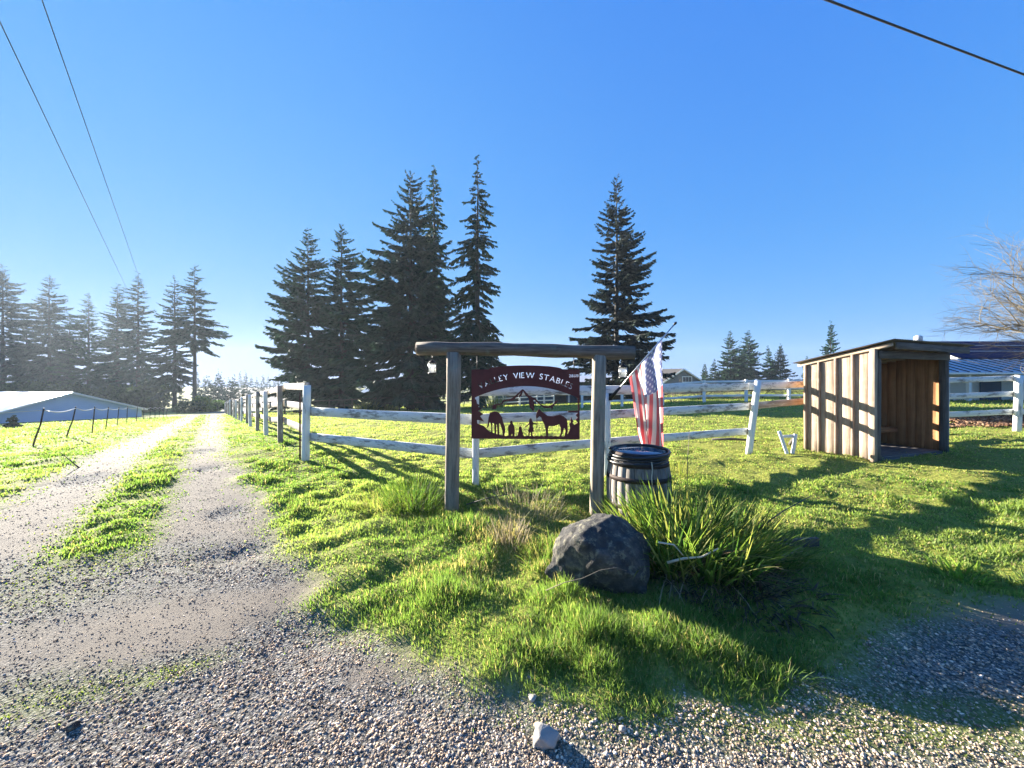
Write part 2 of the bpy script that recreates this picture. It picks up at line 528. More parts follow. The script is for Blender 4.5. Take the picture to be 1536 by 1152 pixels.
def flag_mat():
    m, N, L = new_mat('flag_cloth')
    uvn = N.new('ShaderNodeUVMap'); uvn.uv_map = 'UVMap'
    s = N.new('ShaderNodeSeparateXYZ'); L.new(uvn.outputs[0], s.inputs[0])
    a, f = s.outputs['X'], s.outputs['Y']          # a: down the hoist 0..1, f: along the fly 0..1
    st = math_node(N, L, 'MODULO', math_node(N, L, 'FLOOR', math_node(N, L, 'MULTIPLY', a, 13.0)), 2.0)
    stripes = mixc(N, L, st, (.66, .14, .15), (.80, .77, .73))
    canton = math_node(N, L, 'MULTIPLY', math_node(N, L, 'LESS_THAN', a, 7 / 13), math_node(N, L, 'LESS_THAN', f, .40))
    # staggered rows of stars, 9 rows and 11 columns
    r = math_node(N, L, 'MULTIPLY', a, 13 / 7 * 10.0)
    c = math_node(N, L, 'MULTIPLY', f, 12 / .40)
    ri = math_node(N, L, 'ROUND', r); ci = math_node(N, L, 'ROUND', c)
    par = math_node(N, L, 'MODULO', math_node(N, L, 'ADD', ri, ci), 2.0)
    even = math_node(N, L, 'LESS_THAN', par, .5)
    dr = math_node(N, L, 'SUBTRACT', r, ri); dc = math_node(N, L, 'SUBTRACT', c, ci)
    d2 = math_node(N, L, 'ADD', math_node(N, L, 'MULTIPLY', dr, dr), math_node(N, L, 'MULTIPLY', dc, dc))
    star = math_node(N, L, 'MULTIPLY', even, math_node(N, L, 'LESS_THAN', d2, .13))
    cc = mixc(N, L, star, (.22, .24, .42), (.76, .76, .78))
    col = mixc(N, L, canton, stripes, cc)
    b = N.new('ShaderNodeBsdfPrincipled'); b.inputs['Roughness'].default_value = .8
    L.new(col, b.inputs['Base Color'])
    t = N.new('ShaderNodeBsdfTranslucent'); L.new(col, t.inputs['Color'])
    mx = N.new('ShaderNodeMixShader'); mx.inputs[0].default_value = .7
    L.new(b.outputs[0], mx.inputs[1]); L.new(t.outputs[0], mx.inputs[2])
    o = N.new('ShaderNodeOutputMaterial'); L.new(mx.outputs[0], o.inputs['Surface'])
    return m
M['flag'] = flag_mat()

# ------------------------------------------------------------------ shape helpers
_pl = {}
def plank_mesh(L, W, T, seed=0, mat=None):
    """rough sawn board, length along X, width along Z, thickness along Y, start at the origin"""
    key = (round(L, 3), round(W, 3), round(T, 3), seed, mat.name if mat else '')
    if key in _pl: return _pl[key]
    r = np.random.default_rng(seed + int(L * 97))
    n = 6
    xs = np.linspace(0, L, n + 1)
    ch = min(W, T) * .16
    prof = np.array([(-T / 2, -W / 2 + ch), (-T / 2 + ch, -W / 2), (T / 2 - ch, -W / 2), (T / 2, -W / 2 + ch),
                     (T / 2, W / 2 - ch), (T / 2 - ch, W / 2), (-T / 2 + ch, W / 2), (-T / 2, W / 2 - ch)])
    V = []
    wz = np.cumsum(r.normal(0, W * .012, n + 1)); wz -= np.linspace(wz[0], wz[-1], n + 1)
    wy = np.cumsum(r.normal(0, T * .03, n + 1)); wy -= np.linspace(wy[0], wy[-1], n + 1)
    for i, x in enumerate(xs):
        j = r.normal(0, 1, (8, 2)) * (T * .02, W * .008)
        for k in range(8):
            V.append((x, prof[k, 0] + wy[i] + j[k, 0], prof[k, 1] + wz[i] + j[k, 1]))
    q = []
    for i in range(n):
        for k in range(8):
            a = i * 8 + k; b_ = i * 8 + (k + 1) % 8
            q.append((a, b_, b_ + 8, a + 8))
    me = np_mesh('plank', V, [q, [list(range(7, -1, -1)), [n * 8 + k for k in range(8)]]])
    if mat: me.materials.append(mat)
    _pl[key] = me
    return me

def frame_from(p0, p1, up):
    x = (Vector(p1) - Vector(p0)).normalized()
    z = Vector(up) - x * Vector(up).dot(x)
    z.normalize()
    y = z.cross(x)
    m = Matrix((x, y, z)).transposed().to_4x4()
    m.translation = Vector(p0)
    return m

def plank(name, p0, p1, W, T, up, mat, parent=None, seed=0, **kw):
    L = (Vector(p1) - Vector(p0)).length
    me = plank_mesh(L, W, T, seed, mat)
    return link(name, me, None, parent, frame_from(p0, p1, up), **kw)

def tube_arrays(pts, radii, k=8, caps=True):
    pts = [Vector(p) for p in pts]
    V = []; q = []
    ref = Vector((0, 0, 1))
    d0 = (pts[1] - pts[0]).normalized()
    if abs(d0.dot(ref)) > .9: ref = Vector((1, 0, 0))
    for i, p in enumerate(pts):
        d = (pts[min(i + 1, len(pts) - 1)] - pts[max(i - 1, 0)]).normalized()
        s = d.cross(ref)
        if s.length < 1e-4: s = d.cross(Vector((0, 1, 0)))
        s.normalize(); t = s.cross(d)
        for j in range(k):
            a = 2 * math.pi * j / k
            V.append(p + (s * math.cos(a) + t * math.sin(a)) * radii[i])
    for i in range(len(pts) - 1):
        for j in range(k):
            a = i * k + j; b_ = i * k + (j + 1) % k
            q.append((a, b_, b_ + k, a + k))
    tri = []
    if caps:
        V.append(pts[0]); V.append(pts[-1])
        c0, c1 = len(V) - 2, len(V) - 1
        e = (len(pts) - 1) * k
        for j in range(k):
            tri.append((c0, (j + 1) % k, j)); tri.append((c1, e + j, e + (j + 1) % k))
    return np.array([tuple(v) for v in V]), np.array(q), np.array(tri).reshape(-1, 3)

def tube(name, pts, radii, mat, parent=None, k=8, smooth=True, **kw):
    if isinstance(radii, (int, float)): radii = [radii] * len(pts)
    o = Vector(pts[0])
    V, q, t = tube_arrays([Vector(p) - o for p in pts], radii, k)
    me = np_mesh(name, V, [q, t], smooth=smooth)
    return link(name, me, mat, parent, Matrix.Translation(o), **kw)

def box(name, p0, p1, mat, parent=None, Mx=None, bev=0.0, **kw):
    """axis-aligned box between two corners in the frame Mx"""
    bm = bmesh.new()
    bmesh.ops.create_cube(bm, size=1)
    c = (Vector(p0) + Vector(p1)) / 2
    s = Vector(p1) - Vector(p0)
    for v in bm.verts: v.co = Vector((v.co.x * s.x, v.co.y * s.y, v.co.z * s.z))
    if bev: bmesh.ops.bevel(bm, geom=list(bm.edges), offset=bev, segments=1, affect='EDGES')
    me = bpy.data.meshes.new(name); bm.to_mesh(me); bm.free()
    return link(name, me, mat, parent, (Mx or Matrix()) @ Matrix.Translation(c), **kw)

def poly_mesh(name, faces):
    """faces: list of lists of 3D points"""
    V = []; F_ = []
    for f in faces:
        F_.append(list(range(len(V), len(V) + len(f)))); V += [tuple(p) for p in f]
    me = bpy.data.meshes.new(name); me.from_pydata(V, [], F_); me.update()
    return me

def slab(name, quad, thick, mat, parent=None, **kw):
    """a flat quad (4 points) thickened along its normal"""
    q = [Vector(p) for p in quad]
    n = (q[1] - q[0]).cross(q[3] - q[0]).normalized() * thick
    o = q[0].copy()
    a = [p - o for p in q]; b_ = [p - o + n for p in q]
    fs = [a[::-1], b_] + [[a[i], a[(i + 1) % 4], b_[(i + 1) % 4], b_[i]] for i in range(4)]
    V = a + b_
    F_ = [(3, 2, 1, 0), (4, 5, 6, 7)] + [(i, (i + 1) % 4, 4 + (i + 1) % 4, 4 + i) for i in range(4)]
    me = bpy.data.meshes.new(name); me.from_pydata([tuple(v) for v in V], [], F_); me.update()
    return link(name, me, mat, parent, Matrix.Translation(o), **kw)

def strips(base, az, length, width, th0, bend, col, segs=2, twist=None, colors_tip=None):
    """grass blades: arrays of N. th0: start lean from vertical, bend: added lean to the tip. returns V, polys, colours"""
    N = len(base)
    t = np.linspace(0, 1, segs + 1)
    d = np.stack([np.sin(az), np.cos(az)], 1)
    tw = az + math.pi / 2 if twist is None else twist
    s = np.stack([np.sin(tw), np.cos(tw), np.zeros(N)], 1)
    P_ = np.zeros((N, segs + 1, 3))
    P_[:, 0] = base
    for i in range(1, segs + 1):
        th = th0 + bend * (t[i] + t[i - 1]) / 2
        st = length / segs
        P_[:, i, 0] = P_[:, i - 1, 0] + d[:, 0] * np.sin(th) * st
        P_[:, i, 1] = P_[:, i - 1, 1] + d[:, 1] * np.sin(th) * st
        P_[:, i, 2] = P_[:, i - 1, 2] + np.cos(th) * st
    nv = segs * 2 + 1
    V = np.zeros((N, nv, 3)); C = np.zeros((N, nv, 3))
    for i in range(segs):
        w = (width * (1 - .75 * t[i] ** 1.5) * .5)[:, None]
        V[:, 2 * i] = P_[:, i] - s * w
        V[:, 2 * i + 1] = P_[:, i] + s * w
    V[:, -1] = P_[:, -1]
    C[:] = col[:, None, :]
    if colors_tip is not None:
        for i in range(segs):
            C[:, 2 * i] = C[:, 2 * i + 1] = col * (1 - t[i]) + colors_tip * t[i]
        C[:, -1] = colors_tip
    b0 = (np.arange(N) * nv)[:, None]
    polys = []
    for i in range(segs - 1):
        polys.append(b0 + np.array([2 * i, 2 * i + 1, 2 * i + 3, 2 * i + 2])[None])
    polys.append(b0 + np.array([2 * segs - 2, 2 * segs - 1, 2 * segs])[None])
    return V.reshape(-1, 3), polys, C.reshape(-1, 3)

def merge(parts):
    V = []; C = []; by = {}
    off = 0
    for v, polys, c in parts:
        V.append(v); C.append(c)
        for p in polys:
            if len(p): by.setdefault(p.shape[1], []).append(p + off)
        off += len(v)
    return np.concatenate(V), [np.concatenate(p) for p in by.values()], np.concatenate(C)
# ------------------------------------------------------------------ ground and gravel drive
def lines(lo, hi, c, A, n):
    s = np.linspace(math.asinh((lo - c) / A), math.asinh((hi - c) / A), n)
    return c + A * np.sinh(s)

GX = lines(-420, 420, 0.0, 2.8, 410)
GY = lines(-40, 420, 3.0, 2.8, 330)
XX, YY = np.meshgrid(GX, GY)
gxf, gyf = XX.ravel(), YY.ravel()
gzf = ground_z(gxf, gyf)
gmask = grass_mask(gxf, gyf)
gsoft = soft_mask(gxf, gyf)
gsoft = gsoft * (1 - .9 * np.clip(1.2 * blob(gxf, gyf, 1075, 872, .55, .30), 0, 1))
gcol = np.stack([gsoft, coarse_mask(gxf, gyf), moss_mask(gxf, gyf)], 1)
nx, ny = len(GX), len(GY)
ii = np.arange(ny - 1)[:, None] * nx + np.arange(nx - 1)[None]
quads = np.stack([ii, ii + 1, ii + nx + 1, ii + nx], -1).reshape(-1, 4)
qg = gmask[quads].mean(1) > 0.45
gverts = np.stack([gxf, gyf, gzf], 1)
def sub_mesh(name, qs):
    used = np.unique(qs)
    remap = np.zeros(len(gverts), np.int32); remap[used] = np.arange(len(used))
    return np_mesh(name, gverts[used], [remap[qs]], colors=gcol[used], smooth=True)
link('ground', sub_mesh('ground', quads[qg]), M['ground'], label='lumpy green pasture and grass verge falling away to the valley', cat='ground', kind='structure')
link('gravel_drive', sub_mesh('gravel_drive', quads[~qg]), M['ground'], label='pale dirt and gravel drive with two wheel tracks and potholes', cat='driveway', kind='structure')

# ------------------------------------------------------------------ gravel stones (uncountable)
def ico():
    bm = bmesh.new(); bmesh.ops.create_icosphere(bm, subdivisions=1, radius=1)
    V = np.array([v.co[:] for v in bm.verts]); T = np.array([[v.index for v in f.verts] for f in bm.faces]); bm.free()
    return V, T
ICO = ico()
OCT = (np.array([(1, 0, 0), (0, 1, 0), (-1, 0, 0), (0, -1, 0), (0, 0, 1), (0, 0, -1)], float),
       np.array([(0, 1, 4), (1, 2, 4), (2, 3, 4), (3, 0, 4), (1, 0, 5), (2, 1, 5), (3, 2, 5), (0, 3, 5)]))
def scatter(templ, c, size, col, flat=(.45, .8)):
    T, Fc = templ
    N = len(c); k = len(T)
    sc = np.stack([size * rng.uniform(.75, 1.35, N), size * rng.uniform(.65, 1.1, N), size * rng.uniform(flat[0], flat[1], N)], 1)
    V = T[None] * (1 + rng.normal(0, .16, (N, k, 1))) * sc[:, None, :]
    tilt = rng.normal(0, .35, (N, 1))
    V[:, :, 2] += V[:, :, 0] * tilt
    a = rng.uniform(0, 2 * math.pi, N); ca, sa = np.cos(a)[:, None], np.sin(a)[:, None]
    X = V[:, :, 0] * ca - V[:, :, 1] * sa; Y = V[:, :, 0] * sa + V[:, :, 1] * ca
    V = np.stack([X, Y, V[:, :, 2]], -1) + c[:, None, :]
    polys = (np.arange(N) * k)[:, None, None] + Fc[None]
    C = np.repeat(col[:, None, :], k, 1)
    return V.reshape(-1, 3), [polys.reshape(-1, Fc.shape[1])], C.reshape(-1, 3)

def polar(N, r0, r1, half=63):
    r = np.exp(rng.uniform(math.log(r0), math.log(r1), N)); a = np.radians(rng.uniform(-half, half, N))
    return r * np.sin(a), r * np.cos(a), r

x, y, r = polar(300000, 1.25, 12)
g = grass_mask(x, y); cm = coarse_mask(x, y)
keep = (g < .5) & (rng.uniform(0, 1, len(x)) < np.clip(.42 + .40 * cm, 0, .78))
x, y, r, cm = x[keep], y[keep], r[keep], cm[keep]
size = (.0027 + .0066 * rng.uniform(0, 1, len(x)) ** 2.6 * (.35 + .8 * cm)) * np.clip(.55 + r * .20, .8, 2.2)
shade = rng.choice([.09, .15, .22, .30, .42, .55], len(x), p=[.15, .22, .25, .20, .12, .06]) * rng.uniform(.8, 1.2, len(x))
warm = rng.uniform(0, 1, len(x))[:, None]
pc = shade[:, None] * np.array([1.60, 1.30, 1.02]) * ((1 - warm) * np.array([.97, 1.0, 1.04]) + warm * np.array([1.15, 1.0, .82]))
fines = (rng.uniform(0, 1, len(x)) > .25 + 1.1 * cm)[:, None]
pc = np.where(fines, np.array([.28, .228, .175]) * rng.uniform(.45, 1.4, (len(x), 1)), pc)
size = size * np.where(fines[:, 0], .62, 1.0)
pz = ground_z(x, y) + size * .06
c3 = np.stack([x, y, pz], 1)
nearm = (r < 2.3) & (size > .0065)
Vs, Ps, Cs = merge([scatter(ICO, c3[nearm], size[nearm], pc[nearm]), scatter(OCT, c3[~nearm], size[~nearm], pc[~nearm])])
link('gravel', np_mesh('gravel', Vs, Ps, Cs), M['stones'], label='loose grey gravel stones strewn over the drive', cat='gravel', kind='stuff')

# ------------------------------------------------------------------ grass (uncountable)
def hblob(x, y, lst):
    s = 0
    for (px, py, rx, ry, a) in lst: s = s + a * blob(x, y, px, py, rx, ry)
    return s
LUSH = [(900, 985, .75, .28, .13), (740, 905, .6, .45, .07), (1050, 1010, .5, .22, .12), (800, 1000, .5, .2, .06), (1250, 690, .8, .35, .16), (1330, 870, .5, .3, .06),
        (700, 790, .8, .5, .12), (790, 830, .6, .4, .14), (860, 880, .4, .3, .08), (1000, 940, .9, .35, .05), (1180, 940, .6, .3, .04), (1100, 760, .6, .5, .05)]
DRY = [(800, 775, .6, .5, .75), (760, 815, .35, .35, .8), (655, 745, .5, .4, .35), (700, 858, .9, .15, .4), (1300, 760, .8, .5, .18), (1200, 790, .5, .2, .35)]
x, y, r = [np.concatenate(q) for q in zip(polar(520000, 1.6, 55), polar(190000, 4.5, 16))]
ms = moss_mask(x, y)
isg = grass_mask(x + rng.normal(0, .07, len(x)) * np.sqrt(r), y + rng.normal(0, .07, len(x)) * np.sqrt(r)) > .5
isg &= (grass_mask(x, y) > .5) | (rng.uniform(0, 1, len(x)) < .55)
keep = isg | (rng.uniform(0, 1, len(x)) < ms * .55)
keep &= rng.uniform(0, 1, len(x)) > 1.1 * blob(x, y, 1075, 872, .55, .30)
x, y, r, isg, ms = x[keep], y[keep], r[keep], isg[keep], ms[keep]
u, v = uv(x, y)
clump = fbm(x * 2.6, y * 2.6, 41); fine = fbm(x * 9, y * 9, 43, 2); big = fbm(x * .5, y * .5, 47)
keep = (rng.uniform(0, 1, len(x)) < np.clip(.25 + 1.5 * fine * (.5 + clump), .2, 1)) & ((r < 7) | (rng.uniform(0, 1, len(x)) < sstep(.25, .6, clump) * .7 + .3))
x, y, r, isg, ms, u, v, clump, fine, big = [q[keep] for q in (x, y, r, isg, ms, u, v, clump, fine, big)]
lush = hblob(x, y, LUSH); dry = np.clip(hblob(x, y, DRY), 0, .9)
pasture = sstep(1.5, 2.2, u) * sstep(5.8, 7.0, y + .12 * x)
edge = grass_mask(x, y) < .5
lush = lush * .27 * (.35 + 1.5 * sstep(.35, .65, clump))
hgt = (.018 + .050 * clump ** 1.6 + .035 * sstep(.62, .8, clump)) * (1 - .35 * pasture) + lush * (.4 + .9 * clump)
hgt = np.where(edge, np.minimum(hgt, .03) * .7, hgt)
hgt = np.where(isg, hgt, .008 + .010 * fine)
hgt = np.maximum(hgt, .0030 * r * (.4 + clump)) * rng.uniform(.6, 1.35, len(x))
wid = np.clip(.0021 * r, .0035, .06) * rng.uniform(.7, 1.4, len(x))
az = rng.uniform(0, 2 * math.pi, len(x))
th0 = np.abs(rng.normal(.30, .28, len(x))); bd = np.abs(rng.normal(.5, .4, len(x)))
green = np.array([.115, .205, .045]); yel = np.array([.25, .31, .095]); straw = np.array([.46, .38, .20]); deep = np.array([.045, .11, .020])
k1 = np.clip(.15 + .9 * big + rng.normal(0, .2, len(x)) + .30 * pasture - 1.0 * lush, 0, 1)[:, None]
col = green * (1 - k1) + yel * k1
kd = sstep(.58, .42, big)[:, None] * .35 * (1 - pasture[:, None])
col = col * (1 - kd) + deep * kd
iss = rng.uniform(0, 1, len(x)) < (.09 + dry + .10 * pasture)
col[iss] = straw * rng.uniform(.6, 1.1, (iss.sum(), 1))
mo = ~isg
col[mo] = np.array([.12, .155, .035]) * rng.uniform(.7, 1.2, (mo.sum(), 1))
col *= rng.uniform(.9, 1.4, (len(x), 1))
b3 = np.stack([x, y, ground_z(x, y) - .004], 1)
nb = len(x)
fr = r > 9
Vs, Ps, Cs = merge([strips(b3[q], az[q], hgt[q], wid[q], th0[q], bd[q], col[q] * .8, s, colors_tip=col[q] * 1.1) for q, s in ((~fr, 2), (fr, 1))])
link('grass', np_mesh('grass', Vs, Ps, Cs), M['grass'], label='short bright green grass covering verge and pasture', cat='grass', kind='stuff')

# ------------------------------------------------------------------ conifers
def conifer_arrays(H, R, crown0=.08, prof=.85, droop=.35, dens=1.0, irr=.25, seed=0, up=.25, spacing=.42, per=6, twig=1.0, wmul=1.0):
    r = np.random.default_rng(seed)
    tint = 1 + r.normal(0, .14, 3)
    lop = r.uniform(.05, .28); ph0 = r.uniform(0, 6.28)
    V = []; C = []
    BV = []; BQ = []; bo = 0
    h = H * crown0
    nb = 0
    while h < H * .985:
        f = (h - H * crown0) / (H * (1 - crown0))
        rad = R * ((1 - f) ** prof) * (1 - .25 * max(0, .12 - f) / .12) * (1 - .35 * (f ** 3)) + .05
        n = per if f < .8 else max(3, per - 2)
        a0 = r.uniform(0, 6.28)
        for k in range(n):
            if r.uniform() > .88 * dens + .02: continue
            a = a0 + k * 2 * math.pi / n + r.normal(0, .6)
            L = rad * np.clip(r.normal(.88, irr), .3, 1.35) * (1 + lop * math.sin(a + ph0 + f * 3.0)) * (.78 + .44 * float(vnoise(h * .45 + seed * 3.1, a * .9, seed)))
            e0 = up * (f * 1.6 - .25) + r.normal(0, .10)
            dr = droop * (1 - f * .6) * r.uniform(.7, 1.3)
            hb = h + r.uniform(-1, 1) * spacing * 1.2
            m = int(L * 24 * twig) + 9
            t = np.sort(r.uniform(.08, 1.0, m)) ** .85
            dx, dy = math.cos(a), math.sin(a)
            px = dx * L * t; py = dy * L * t; pz = hb + L * (e0 * t - dr * t ** 1.6 + .18 * t ** 3)
            side = r.choice([-1, 1], m)
            ang = a + side * r.uniform(.25, 1.15, m) * (1 - .5 * t)
            l = np.clip(L * .30 * (1 - t) ** .55 + .16, .14, 1.15) * r.uniform(.6, 1.25, m) * (1 - .5 * f)
            dz = -r.uniform(.02, .85, m) * (.5 + droop)
            pz = pz - r.uniform(0, .22, m) * L * .25 * droop
            tx = np.cos(ang) * l; ty = np.sin(ang) * l; tz = dz * l
            w = (.05 + .14 * l) * wmul * r.uniform(.7, 1.3, m)
            roll = r.uniform(-1.2, 1.2, m)
            sx = -np.sin(ang) * np.cos(roll) * w; sy = np.cos(ang) * np.cos(roll) * w; sz = np.sin(roll) * w
            q = np.zeros((m, 4, 3))
            q[:, 0] = np.stack([px, py, pz], 1)
            mid = np.stack([px + tx * .5, py + ty * .5, pz + tz * .35], 1)
            s_ = np.stack([sx, sy, sz], 1)
            q[:, 1] = mid - s_; q[:, 3] = mid + s_
            q[:, 2] = np.stack([px + tx, py + ty, pz + tz], 1)
            V.append(q.reshape(-1, 3))
            cc = tint * np.array([.024, .060, .036]) * (.7 + .7 * r.uniform(0, 1, (m, 1))) + np.array([.012, .026, .006]) * (t[:, None] ** 2)
            C.append(np.repeat(cc, 4, 0))
            if L > min(.6, R * .3):
                ts = np.array([0, .45, .9]); rr = np.array([.035, .022, .008]) * (L / 4 + .4)
                pts = [Vector((dx * L * s, dy * L * s, hb + L * (e0 * s - dr * s ** 1.6 + .18 * s ** 3))) for s in ts]
                bv, bq, _ = tube_arrays(pts, rr, 3, caps=False)
                BV.append(bv); BQ.append(bq + bo); bo += len(bv)
            nb += 1
        h += spacing * (1 - .45 * f) * r.uniform(.75, 1.25)
    V = np.concatenate(V); C = np.concatenate(C)
    Q = np.arange(len(V)).reshape(-1, 4)
    return V, Q, C, (np.concatenate(BV), np.concatenate(BQ))

def trunk_arrays(H, r0, seed=0):
    r = np.random.default_rng(seed + 5)
    n = 9
    pts = []; rad = []
    for i in range(n):
        f = i / (n - 1)
        pts.append((r.normal(0, .03) * H * .05 * f, r.normal(0, .03) * H * .05 * f, -0.3 + f * (H * 0.985 + .3)))
        rad.append(r0 * (1 - f) ** .9 * (1.35 if i == 0 else 1.0) + .012)
    return tube_arrays(pts, rad, 8)

_tree_cache = {}
def conifer(name, x, y, H, R, label, group=None, key=None, rz=0.0, **kw):
    key = key or (name, round(H, 1), round(R, 1), tuple(sorted(kw.items())))
    if key not in _tree_cache:
        V, Q, C, (BV, BQ) = conifer_arrays(H, R, **kw)
        crown = np_mesh('crown', V, [Q], C)
        crown.materials.append(M['needles'])
        tv, tq, tt = trunk_arrays(H, max(.12, H * .0135), kw.get('seed', 0))
        off = len(tv)
        trunk = np_mesh('trunk', np.concatenate([tv, BV]), [np.concatenate([tq, BQ + off]), tt], smooth=True)
        trunk.materials.append(M['bark'])
        _tree_cache[key] = (crown, trunk, H)
    crown, trunk, H0 = _tree_cache[key]
    root = empty(name, (x, y, gz(x, y)), label, 'tree', group, rz)
    s = H / H0
    for nm, me in (('trunk', trunk), ('crown', crown)):
        o = bpy.data.objects.new(nm, me); COL.objects.link(o); o.parent = root; o.scale = (s, s, s)
    return root

def tree_px(name, px, top, Z, Rpx, label, group=None, **kw):
    x = (px - 768) / F * Z
    ztop = EYE + (HOR - top) / F * Z
    H = ztop - gz(x, Z)
    return conifer(name, x, Z, H, Rpx / F * Z, label, group, **kw)

tree_px('fir_tree', 925, 264, 36, 75, 'tall broad dark fir standing alone behind the flag and sign', seed=3, prof=.76, irr=.28, droop=.25, up=.30, crown0=.06, per=7)
tree_px('fir_tree', 716, 233, 35, 46, 'very tall narrow shaggy fir rising above the sign, ragged spire', seed=14, prof=.60, irr=.36, droop=.75, up=.10, crown0=.10, per=6, spacing=.5)
tree_px('fir_tree', 651, 243, 38, 42, 'tall slim fir close beside the broad bushy fir, pointed tip', seed=21, prof=.60, irr=.32, droop=.7, up=.10, crown0=.10, per=6)
tree_px('fir_tree', 616, 258, 36, 92, 'broadest bushy fir with heavy low skirts, beside the slim pointed fir', seed=33, prof=.62, irr=.30, droop=.28, up=.34, crown0=.06, per=7)
tree_px('fir_tree', 512, 335, 42, 64, 'dark fir with pointed crown at the fence corner, taller of a pair', seed=41, prof=.68, irr=.28, droop=.3, up=.30, crown0=.06, per=7)
tree_px('fir_tree', 462, 343, 44, 70, 'fir beside the drive fence with long reaching branches, outer one of a pair', seed=52, prof=.66, irr=.32, droop=.3, up=.32, crown0=.06, per=7)
LG = 'firs in a row behind the long white-roofed barn'
for (px, top, Z, Rp, sd, c0, lab) in [(4, 396, 112, 46, 61, .25, 'tall fir with drooping limbs over the far roof of the barn'),
                                  (74, 411, 114, 44, 62, .10, 'dense fir rising behind the barn gable peak'),
                                  (133, 440, 118, 34, 63, .08, 'smaller fir between denser firs behind the barn'),
                                  (176, 424, 110, 36, 64, .08, 'fir with leaning tip behind the sloping barn roof'),
                                  (207, 406, 106, 38, 65, .10, 'tall fir above the low end of the barn'),
                                  (262, 413, 84, 32, 66, .20, 'tall dark fir at the end of the row beside the drive'),
                                  (292, 399, 82, 40, 67, .42, 'tall fir with long bare trunk, last of the row by the drive'),
                                  (40, 470, 116, 40, 68, .05, 'lower fir filling the gap behind the barn roof'),
                                  (104, 470, 120, 36, 69, .05, 'lower dark fir half hidden behind the barn gable')]:
    tree_px('fir_tree', px, top, Z, Rp, lab, LG, seed=sd, prof=.60, irr=.32, droop=.40, up=.25, crown0=c0, per=7, spacing=.8, twig=.62, wmul=1.25)
RG = 'firs beyond the pasture behind the flag'
for (px, top, Z, Rp, sd, lab) in [(1095, 497, 92, 27, 71, 'slim one of the tallest far pair, on the grey house side'),
                                  (1122, 496, 95, 31, 72, 'broad one of the tallest far pair, away from the grey house'),
                                  (1152, 521, 90, 18, 73, 'small slim fir beside the broad pair beyond the pasture'),
                                  (1171, 518, 92, 24, 74, 'dark bushy fir ending the far clump on the shelter side'),
                                  (1246, 484, 70, 22, 75, 'lone pointed fir rising behind the wooden shelter roof'),
                                  (1210, 536, 80, 9, 76, 'little far fir at the edge of the wooden shelter'),
                                  (1072, 540, 90, 15, 77, 'short dark fir between the grey house and tall firs'),
                                  (1058, 545, 96, 9, 78, 'small fir close beside the grey house gable')]:
    tree_px('fir_tree', px, top, Z, Rp, lab, RG, seed=sd, prof=.72, irr=.2, droop=.25, up=.3, crown0=.03, per=9, spacing=.5, twig=.5, wmul=1.7)

# far woods: one mass on the skyline
wv = []; wq = []; wc = []; off = 0
rw = np.random.default_rng(99)
fv = []
protos = [conifer_arrays(10, 2.4, seed=200 + k, spacing=1.1, per=6, twig=.16, crown0=.0, prof=.7, wmul=4.0)[:3] for k in range(4)]
def far_tree(x, y, H):
    global off
    V, Q, C = protos[rw.integers(4)]
    a = rw.uniform(0, 6.28); s = H / 10.0
    W = V.copy() * s
    X = W[:, 0] * math.cos(a) - W[:, 1] * math.sin(a); Y = W[:, 0] * math.sin(a) + W[:, 1] * math.cos(a)
    W = np.stack([X + x, Y + y, W[:, 2] + gz(x, y) - .3], 1)
    wv.append(W); wq.append(Q + off); wc.append(C); off += len(W)
for px in np.arange(306, 372, 4.2):
    Z = rw.uniform(105, 135); top = 566 + 7 * math.sin(px * .3) + rw.uniform(-7, 8) + max(0, px - 345) * .5
    x = (px - 768) / F * Z; far_tree(x, Z, max(4, EYE + (HOR - top) / F * Z - gz(x, Z)))
for px in np.arange(360, 1120, 8.5):
    Z = rw.uniform(150, 260); top = rw.uniform(553, 570)
    x = (px - 768) / F * Z; far_tree(x, Z, max(4, EYE + (HOR - top) / F * Z - gz(x, Z)))
for px in np.arange(1055, 1130, 6.0):
    Z = rw.uniform(90, 110); top = rw.uniform(545, 568)
    x = (px - 768) / F * Z; far_tree(x, Z, max(3, EYE + (HOR - top) / F * Z - gz(x, Z)))
for px in np.arange(1120, 1800, 16.0):
    Z = rw.uniform(120, 220); top = rw.uniform(552, 568)
    x = (px - 768) / F * Z; far_tree(x, Z, max(4, EYE + (HOR - top) / F * Z - gz(x, Z)))
for px in np.arange(-400, 306, 24.0):
    Z = rw.uniform(110, 150); top = rw.uniform(530, 570)
    x = (px - 768) / F * Z; far_tree(x, Z, max(5, EYE + (HOR - top) / F * Z - gz(x, Z)))
link('far_woods', np_mesh('far_woods', np.concatenate(wv), [np.concatenate(wq)], np.concatenate(wc)), M['needles'],
     label='distant belt of small conifers along the skyline', cat='woods', kind='stuff')
#__PART3__
# ------------------------------------------------------------------ weathered white paddock fence (front run)
def fence_run(root, nodes, heights, post_mat, rail_mat, W=.15, T=.035, posts=True, pw=.10, ph=1.5, skip=(), rail_side=-1, lean=None, seed=0):
    pass

